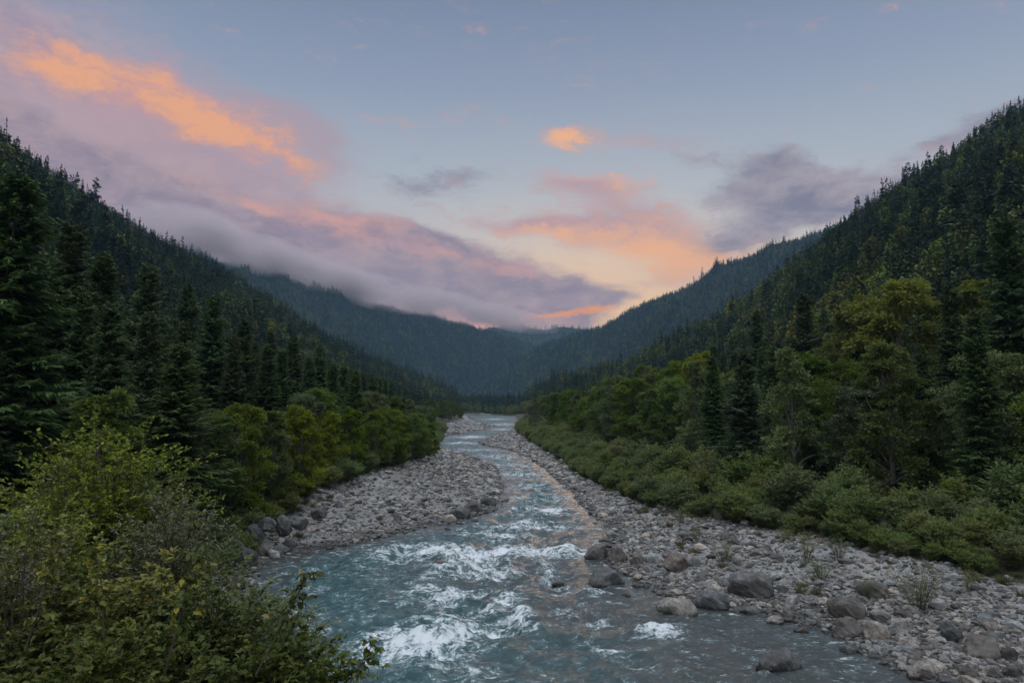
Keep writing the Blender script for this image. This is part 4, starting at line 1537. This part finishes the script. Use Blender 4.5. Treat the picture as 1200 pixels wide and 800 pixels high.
def boulder(px, py, wpx, hpx, mat, label, var=None, sink=.29, group=None, cat='boulder'):
    """a boulder whose foot stands at (px, py), wpx wide and hpx tall in the picture"""
    g = ground(px, py)
    for _ in range(3):
        z = max(float(terrain(g[:1], g[1:2])[0]), -0.25)
        g = ground(px, py, z)
    Y = g[1]
    w = .94 * wpx * Y / 800
    h = .90 * hpx * Y / 800
    o = link('boulder', random.choice(SM[mat]) if var is None else SM[mat][var])
    co = np.array([v.co[:] for v in o.data.vertices])
    ext = co.max(0) - co.min(0)
    sx = w / ext[0]
    sz = h / (ext[2] * (1 - sink))
    o.scale = (sx, sx * .95, min(sz, sx * 1.25))
    o.location = (g[0], Y + w * .25, z + o.scale[2] * ext[2] * (.5 - sink) - 0.02)
    o.rotation_euler = (random.uniform(-.1, .1), random.uniform(-.1, .1), random.uniform(-.5, .5))
    placed.append((g[0], Y + w * .25, w * .5))
    tag(o, label, cat, group or 'boulders along the river')
    return o


for a in [
    (920, 796, 62, 37, 'stone_dark', 'dark wet boulder standing in the water at the bottom right', 2),
    (795, 727, 50, 34, 'stone_pale', 'rounded pale topped boulder at the right water edge', 2),
    (711, 690, 48, 30, 'stone_dark', 'dark grey boulder in the river below the right bar', 4),
    (838, 717, 44, 30, 'stone_dark', 'dark boulder just right of the pale topped one', 0),
    (887, 700, 54, 30, 'stone_brown', 'broad brown boulder half buried in the right bar', 3),
    (702, 656, 34, 20, 'stone_brown', 'greyish brown boulder at the water edge where the right bar juts out', 5),
    (726, 658, 26, 22, 'stone_brown', 'tan boulder beside the first one at the bar edge', 1),
    (748, 662, 18, 18, 'stone_brown', 'narrow brown boulder third in the row at the bar edge', 0),
    (768, 660, 24, 16, 'stone', 'greyish boulder fourth in the row at the bar edge', 2),
    (794, 666, 34, 18, 'stone_brown', 'reddish brown boulder at the inner end of the bar edge row', 4),
    (997, 723, 44, 27, 'stone_dark', 'rounded dark grey boulder in the middle of the right bar', 2),
    (1157, 771, 50, 30, 'stone_brown', 'large grey brown boulder low at the right side of the bar', 4),
    (1030, 701, 36, 20, 'stone_brown', 'dull brown boulder behind the rounded dark grey one', 3),
    (1034, 751, 34, 22, 'stone_pale', 'pale broken boulder right of the rounded dark grey one', 1),
    (1062, 741, 30, 17, 'stone_pale', 'pale flat boulder with a slanting top on the right bar', 5),
    (1036, 727, 24, 13, 'stone_pale', 'small whitish boulder above the pale broken one', 3),
    (1084, 796, 36, 22, 'stone_pale', 'whitish boulder at the bottom edge right of the water', 0),
    (1000, 747, 40, 20, 'stone_dark', 'dark boulder between the water and the pale broken boulder', 1),
    (1188, 772, 24, 18, 'stone', 'grey boulder at the right edge behind the large grey brown one', 5),
    (1120, 748, 24, 14, 'stone_dark', 'small dark boulder left of the large grey brown one', 0),
    (880, 724, 30, 14, 'stone_dark', 'low wet dark boulder among pebbles at the water edge', 2),
    (747, 692, 14, 10, 'stone_dark', 'small wet black rock right of the river boulder', 0),
    (757, 691, 11, 8, 'stone_dark', 'smallest black rock of the pair right of the river boulder', 1),
    (735, 702, 12, 7, 'stone_dark', 'black rock just out of the water below the pair', 3),
    (757, 705, 10, 6, 'stone_dark', 'tiny black rock nearest the pale topped boulder', 5),
    (515, 665, 18, 9, 'stone_brown', 'brownish rock in the foam of the upper rapid', 2),
    (512, 766, 30, 13, 'stone_dark', 'dark rock the biggest white wave breaks over', 1),
    (553, 600, 26, 18, 'stone_dark', 'dark boulder at the outer tip of the left stone bar', 4),
    (540, 607, 26, 15, 'stone_dark', 'second dark boulder at the tip of the left stone bar', 0),
    (572, 592, 20, 11, 'stone_dark', 'dark boulder touching the water at the left bar tip', 2),
    (527, 612, 18, 10, 'stone', 'grey boulder behind the dark pair at the left bar tip', 5),
    (556, 613, 10, 5, 'stone_dark', 'small dark rock in the shallows by the left bar', 3),
    (525, 623, 12, 5, 'stone_dark', 'flat dark rock in the shallows below the left bar', 1),
    (570, 707, 16, 6, 'stone_brown', 'brown rock in the middle of the river between two foam patches', 5),
    (655, 687, 16, 6, 'stone_brown', 'reddish flat rock awash left of the river boulder', 3),
    (693, 727, 18, 7, 'stone_dark', 'dark rock awash below the river boulder', 4),
    (545, 657, 10, 5, 'stone_dark', 'small dark rock in the white water of the upper rapid', 0),
    (574, 676, 10, 5, 'stone_dark', 'small dark rock below the upper rapid', 2),
    (628, 648, 8, 4, 'stone_dark', 'small rock at the lip of the upper rapid', 1),
    (306, 650, 32, 30, 'stone_dark', 'tall dark rock at the foot of the left bank', 1),
    (284, 664, 36, 36, 'stone_dark', 'dark jagged rock nearest the foreground bush on the left shore', 3),
    (330, 622, 24, 22, 'stone_dark', 'dark block of rock under the large yellow green tree', 0),
    (310, 618, 24, 20, 'stone_dark', 'dark block left of the one under the yellow green tree', 5),
    (350, 616, 22, 16, 'stone_dark', 'dark squat rock where the left stone bar begins', 4),
    (318, 654, 20, 12, 'stone', 'grey rock at the water edge of the left shore', 2),
    (270, 690, 30, 26, 'stone_dark', 'dark rock at the water behind the foreground bush', 2),
    (296, 634, 26, 26, 'stone_dark', 'dark upright rock in the bank below the yellow green tree', 0),
    (268, 650, 34, 34, 'stone_dark', 'dark outcrop at the foot of the bank behind the foreground bush', 5),
    (338, 640, 18, 10, 'stone', 'small grey rock on the fine gravel of the left shore', 1),
    (372, 604, 20, 12, 'stone_dark', 'dark low rock at the upper edge of the left stone bar', 2)]:
    boulder(*a)

# countable stones of the two bars
r8 = np.random.default_rng(123)
pool = []
for i in range(60000):
    if len(pool) >= 900:
        break
    left = r8.uniform() < .42
    y = (36 + r8.uniform() ** 1.5 * 150) if not left else (50 + r8.uniform() ** 1.3 * 130)
    x = r8.uniform(-.5, .82) * y
    pool.append((x, y, r8.uniform() ** 2.2, left))
pa = np.array([(p[0], p[1]) for p in pool])
pd = river_d(pa[:, 0], pa[:, 1])


def sample_bank(n, ymax, dmin, dmax, vmax, r, p=1.5, y0=32):
    out = []
    while sum(len(o) for o in out) < n:
        y = y0 + r.uniform(0, 1, 6000) ** p * (ymax - y0)
        x = r.uniform(-.42, .84, 6000) * y
        d = river_d(x, y)
        v, lf = veg_d(x, y)
        ok = (d > dmin) & (d < dmax) & (v < vmax) & ~((y < 37) & (x < 0)) & (x > -.42 * y)
        dens = 1.0 / (1 + np.maximum(d - 6, 0) * .10)
        ok &= r.uniform(0, 1, 6000) < np.clip(dens + .55 * fbm(x / 5, y / 6, 2, 12), .04, 1)
        out.append(np.stack([x, y, d, lf], -1)[ok])
    return np.concatenate(out)[:n]


S1 = sample_bank(2600, 190, -.8, 30, -.3, r8)
size = .11 + .42 * r8.uniform(0, 1, len(S1)) ** 3.0 + .0012 * S1[:, 1]
order = np.argsort(-size / S1[:, 1])
done = []
cellsS = {}
n_ind = 0
restS = []
for i in order:
    x, y, d, lf = S1[i]
    s = size[i]
    if any((x - a) ** 2 + (y - b) ** 2 < (c + s) ** 2 * .8 for a, b, c in placed):
        continue
    key = (int(x // 2), int(y // 2))
    if any((x - a) ** 2 + (y - b) ** 2 < (c + s) ** 2 * .55 for dx in (-1, 0, 1) for dy in (-1, 0, 1) for a, b, c in cellsS.get((key[0] + dx, key[1] + dy), ())):
        continue
    cellsS.setdefault(key, []).append((x, y, s))
    if n_ind < 250:
        n_ind += 1
        q = r8.uniform()
        mt, word = ('stone_pale', 'pale') if q < .3 else ('stone', 'grey') if q < .75 else ('stone_brown', 'brownish') if q < .87 else ('stone_dark', 'dark')
        side = 'left' if lf or x < -.05 * y else 'right'
        where = 'at the water edge of' if d < 1.2 else 'on'
        o = link('river_stone', SM[mt][r8.integers(0, 6)])
        z = float(terrain(np.array([x]), np.array([y]))[0])
        o.location = (x, y, max(z, -.1) + s * .22)
        o.scale = (s * r8.uniform(.85, 1.2), s * r8.uniform(.85, 1.1), s * r8.uniform(.7, 1.0))
        o.rotation_euler = (r8.normal(0, .22), r8.normal(0, .22), r8.uniform(0, 6.28))
        tag(o, f'{word} rounded stone {where} the {side} stone bar', 'stone', f'{word} stones {where} the {side} bar')
    else:
        restS.append((x, y, s))
# the uncountable small stones
S2 = sample_bank(24000, 150, -.5, 34, .5, r8, 1.7)
s2 = np.exp(.45 * fbm(S2[:, 0] / 5, S2[:, 1] / 7, 2, 61)) * (.035 + .13 * r8.uniform(0, 1, len(S2)) ** 2.5) * (1 + S2[:, 1] / 120)
S3 = sample_bank(3500, 420, -.4, 30, .0, r8, 1.2, 110)
s3 = .12 + .40 * r8.uniform(0, 1, len(S3)) ** 2.5 + .0008 * S3[:, 1]
XY = np.concatenate([np.array([(a, b) for a, b, c in restS]), S2[:, :2], S3[:, :2]])
SS = np.concatenate([np.array([c for a, b, c in restS]), s2, s3])
keep = np.ones(len(XY), bool)
for a, b, c in placed:
    keep &= (XY[:, 0] - a) ** 2 + (XY[:, 1] - b) ** 2 > (c * .8) ** 2
XY, SS = XY[keep], SS[keep]
Z = terrain(XY[:, 0], XY[:, 1])
n = len(SS)
scatter('pebbles', PEB, np.stack([XY[:, 0], XY[:, 1], np.maximum(Z, -.15) + SS * .2], -1),
        np.stack([SS * r8.uniform(.8, 1.3, n), SS * r8.uniform(.8, 1.2, n), SS * r8.uniform(.6, 1.0, n)], -1),
        np.stack([r8.normal(0, .3, n), r8.normal(0, .3, n), r8.uniform(0, 6.28, n)], -1), r8.integers(0, 8, n))

# ------------------------------------------------------------------ small plants on the right bar
GP = 'small plants on the right stone bar'
for (px, py, hpx, v, lab) in [
    (1076, 704, 52, 0, 'thin leaved willow bush alone on the right stone bar'),
    (944, 654, 34, 1, 'upright wispy willow sprig at the back of the right bar'),
    (962, 670, 24, 0, 'low grey green bush in the middle of the right bar'),
    (984, 652, 26, 1, 'small green sprig near the back of the right bar'),
    (920, 632, 20, 0, 'low dark bush at the back of the right bar near the thicket'),
    (848, 650, 24, 0, 'dark low bush behind the bar edge boulders'),
    (818, 628, 18, 1, 'small green plant among the pale cobbles'),
    (1018, 690, 26, 1, 'yellowish sprig beside the dull brown boulder'),
    (1134, 690, 22, 0, 'dark flat bush near the right edge of the bar'),
    (800, 608, 20, 0, 'green bush on the bar close to the willow thicket')]:
    g = ground(px, py, 1.2)
    put('thin', v, g[0], g[1], hpx * g[1] / 800, random.uniform(0, 6), lab, 'shrub', GP, 2.0, 1.25 if hpx < 30 else 1.0)
TG = [grass_tuft(7 + i).mesh('grass_tuft', M['grassy']) for i in range(3)]
r9 = np.random.default_rng(17)
gx = sample_bank(900, 120, 3.5, 60, 3.0, r9, 1.3)
v_, _l = veg_d(gx[:, 0], gx[:, 1])
pk = (r9.uniform(0, 1, len(gx)) < np.clip(.02 + sstep(v_, -5, 0) * .9 + .35 * fbm(gx[:, 0] / 6, gx[:, 1] / 6, 2, 31), 0, 1))
gx = gx[pk]
s = .35 + .9 * r9.uniform(0, 1, len(gx)) ** 1.6
scatter('grass', TG, np.stack([gx[:, 0], gx[:, 1], terrain(gx[:, 0], gx[:, 1])], -1), np.stack([s, s, s * .9], -1), np.stack([0 * s, 0 * s, r9.uniform(0, 6.28, len(s))], -1), r9.integers(0, 3, len(s)))


# ------------------------------------------------------------------ the foreground bushes on the near left bank
def bush(name, gen, cmat, px, top, Y, base_drop, label, cat, group=None, parts=('foliage', 'stems'), wood='twig'):
    p = at(px, top, Y)
    H = base_drop
    c, w = gen(H)
    e = plant(name, c.mesh(name + '_foliage', M[cmat]), w.mesh(name + '_stems', M[wood], True), parts[0], parts[1])
    e.location = (p[0], Y, p[2] - H)
    return tag(e, label, cat, group)


GF = 'bushes in the left foreground'
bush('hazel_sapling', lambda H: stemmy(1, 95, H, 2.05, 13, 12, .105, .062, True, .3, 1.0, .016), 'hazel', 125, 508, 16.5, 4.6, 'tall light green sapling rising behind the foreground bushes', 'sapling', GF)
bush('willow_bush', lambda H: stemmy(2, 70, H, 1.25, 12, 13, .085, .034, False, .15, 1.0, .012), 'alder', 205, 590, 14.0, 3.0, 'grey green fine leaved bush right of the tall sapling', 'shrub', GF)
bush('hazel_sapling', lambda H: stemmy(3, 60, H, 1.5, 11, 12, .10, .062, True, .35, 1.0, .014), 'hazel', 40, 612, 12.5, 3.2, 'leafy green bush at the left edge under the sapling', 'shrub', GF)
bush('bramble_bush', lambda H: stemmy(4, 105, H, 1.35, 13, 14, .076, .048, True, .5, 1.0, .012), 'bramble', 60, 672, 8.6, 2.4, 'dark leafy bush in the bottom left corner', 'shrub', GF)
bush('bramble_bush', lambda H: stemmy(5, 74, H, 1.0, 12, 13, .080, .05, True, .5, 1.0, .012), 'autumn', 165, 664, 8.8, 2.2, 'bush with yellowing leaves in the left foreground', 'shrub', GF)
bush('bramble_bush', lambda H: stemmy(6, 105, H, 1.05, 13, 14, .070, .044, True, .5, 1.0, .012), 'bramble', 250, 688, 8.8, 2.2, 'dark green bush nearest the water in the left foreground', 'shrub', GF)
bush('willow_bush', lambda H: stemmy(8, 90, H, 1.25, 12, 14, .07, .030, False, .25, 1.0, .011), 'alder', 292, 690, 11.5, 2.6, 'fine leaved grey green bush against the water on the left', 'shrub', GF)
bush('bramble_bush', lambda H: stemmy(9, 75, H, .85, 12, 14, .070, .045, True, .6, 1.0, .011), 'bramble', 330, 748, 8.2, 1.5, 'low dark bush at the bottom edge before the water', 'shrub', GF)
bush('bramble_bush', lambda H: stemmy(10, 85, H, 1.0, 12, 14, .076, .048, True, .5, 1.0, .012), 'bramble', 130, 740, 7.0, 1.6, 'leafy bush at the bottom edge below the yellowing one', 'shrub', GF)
# dry flower stems
bush('dry_weed', lambda H: stemmy(12, 16, H, .55, 9, 9, .05, .02, False, .1, 1.0, .012), 'dry', 28, 586, 8.2, 2.4, 'dry brown seed stems standing at the left edge', 'weed', GF, ('seed_heads', 'stems'))


def twig(px0, py0, Y0, px1, py1, Y1, n, L, W, seed, label, cmat='bramble'):
    r = np.random.default_rng(seed)
    a, b = at(px0, py0, Y0), at(px1, py1, Y1)
    t = np.linspace(0, 1, 12)
    mid = (a + b) / 2 + np.array([.08, 0, .12])
    P = ((1 - t) ** 2)[:, None] * a + (2 * t * (1 - t))[:, None] * mid + (t ** 2)[:, None] * b
    wood, crown = Bag(), Bag()
    wood.add(*tube(P - a, .010 * (1.1 - t) + .002, 5))
    B, D = [], []
    for k in range(n):
        tt = r.uniform(.28, 1.0)
        p0 = np.array([np.interp(tt, t, P[:, q]) for q in range(3)]) - a
        dv = unit(unit(b - a) * .6 + r.normal(0, .6, 3))
        ln = .18 * r.uniform(.5, 1.2)
        tp = p0 + dv * np.linspace(0, ln, 3)[:, None]
        wood.add(*tube(tp, np.array([.004, .003, .0015]), 3))
        for q in range(5):
            B.append(p0 + dv * ln * r.uniform(.3, 1.0))
            D.append(dv * .4 + r.normal(0, .5, 3) + np.array([0, 0, -.5]))
    V, F = big_leaves(np.array(B), np.array(D), L * r.uniform(.6, 1.2, len(B)), W * r.uniform(.7, 1.2, len(B)), r)
    crown.add(V, F, np.repeat(r.uniform(.1, .8, len(B)), 7), np.repeat(r.uniform(0, 1, len(B)), 7))
    e = plant('leafy_shoot', crown.mesh('shoot_leaves', M[cmat]), wood.mesh('shoot_stem', M['twig'], True), 'leaves', 'stem')
    e.location = tuple(a)
    tag(e, label, 'shoot', 'leafy shoots of the foreground bushes')


twig(300, 790, 7.6, 362, 668, 7.8, 26, .085, .055, 1, 'long leafy shoot reaching up over the water')
twig(385, 840, 6.6, 437, 754, 6.6, 15, .075, .052, 2, 'short leafy shoot at the bottom edge over the white water')
twig(190, 800, 7.0, 226, 640, 7.3, 26, .09, .06, 3, 'dark stemmed shoot rising from the middle of the foreground bush')
twig(30, 760, 7.0, 62, 640, 7.2, 20, .09, .05, 4, 'shoot with pale leaves rising in the bottom left corner', 'autumn')
twig(120, 780, 7.4, 112, 646, 7.6, 18, .085, .05, 5, 'upright shoot with yellow leaves left of the yellowing bush', 'autumn')

# ------------------------------------------------------------------ haze in the valley
def build_haze():
    x0, x1, y0, y1, z0, z1 = -5600, 5600, -400, 4200, -3.2, 760
    V = [(x, y, z) for z in (z0, z1) for y in (y0, y1) for x in (x0, x1)]
    F = np.array([[0, 2, 3, 1], [4, 5, 7, 6], [0, 1, 5, 4], [2, 6, 7, 3], [0, 4, 6, 2], [1, 3, 7, 5]])
    m = bpy.data.materials.new('haze')
    m.use_nodes = True
    N = NT(m.node_tree)
    for nd in list(N.t.nodes):
        N.t.nodes.remove(nd)
    o_ = N.n('ShaderNodeOutputMaterial')
    pv = N.n('ShaderNodeVolumePrincipled')
    pv.inputs['Color'].default_value = (.40, .66, .95, 1)
    pv.inputs['Density'].default_value = 0.000085
    pv.inputs['Anisotropy'].default_value = 0.0
    N.L.new(pv.outputs[0], o_.inputs['Volume'])
    tag(link('haze', mesh('haze', V, F, m)), kind='stuff')


build_haze()


def build_mist():
    m = bpy.data.materials.new('ridge_mist')
    m.use_nodes = True
    N = NT(m.node_tree)
    for nd in list(N.t.nodes):
        N.t.nodes.remove(nd)
    o_ = N.n('ShaderNodeOutputMaterial')
    pv = N.n('ShaderNodeVolumePrincipled')
    loc = N.n('ShaderNodeTexCoord').outputs['Object']
    pos = N.n('ShaderNodeNewGeometry').outputs['Position']
    r2 = N.v('DOT_PRODUCT', loc, loc)
    n = N.noise(N.v('MULTIPLY', pos, (.0058, .0058, .0115)), 1.0, 4, .6)
    den = N.m('MULTIPLY', N.m('MAXIMUM', N.m('SUBTRACT', 1.0, r2), 0.0), N.step(n, .34, .62))
    N.put(pv.inputs['Density'], N.m('MULTIPLY', den, 0.019))
    pv.inputs['Color'].default_value = (1.0, .84, .84, 1)
    N.L.new(pv.outputs[0], o_.inputs['Volume'])
    import bmesh
    bm = bmesh.new()
    bmesh.ops.create_icosphere(bm, subdivisions=3, radius=1.02)
    me = bpy.data.meshes.new('mist')
    bm.to_mesh(me)
    bm.free()
    me.materials.append(m)
    for (px, py, Y, rx, rz) in [(225, 272, 2060, 240, 84), (300, 299, 2230, 240, 74), (370, 321, 2380, 240, 70), (440, 342, 2520, 250, 68), (520, 358, 2680, 250, 62), (590, 372, 2880, 250, 52)]:
        o = link('mist', me)
        o.location = tuple(at(px, py, Y))
        o.scale = (rx, 210, rz)
        o.rotation_euler = (0, math.radians(12), 0)
        tag(o, kind='stuff')


build_mist()
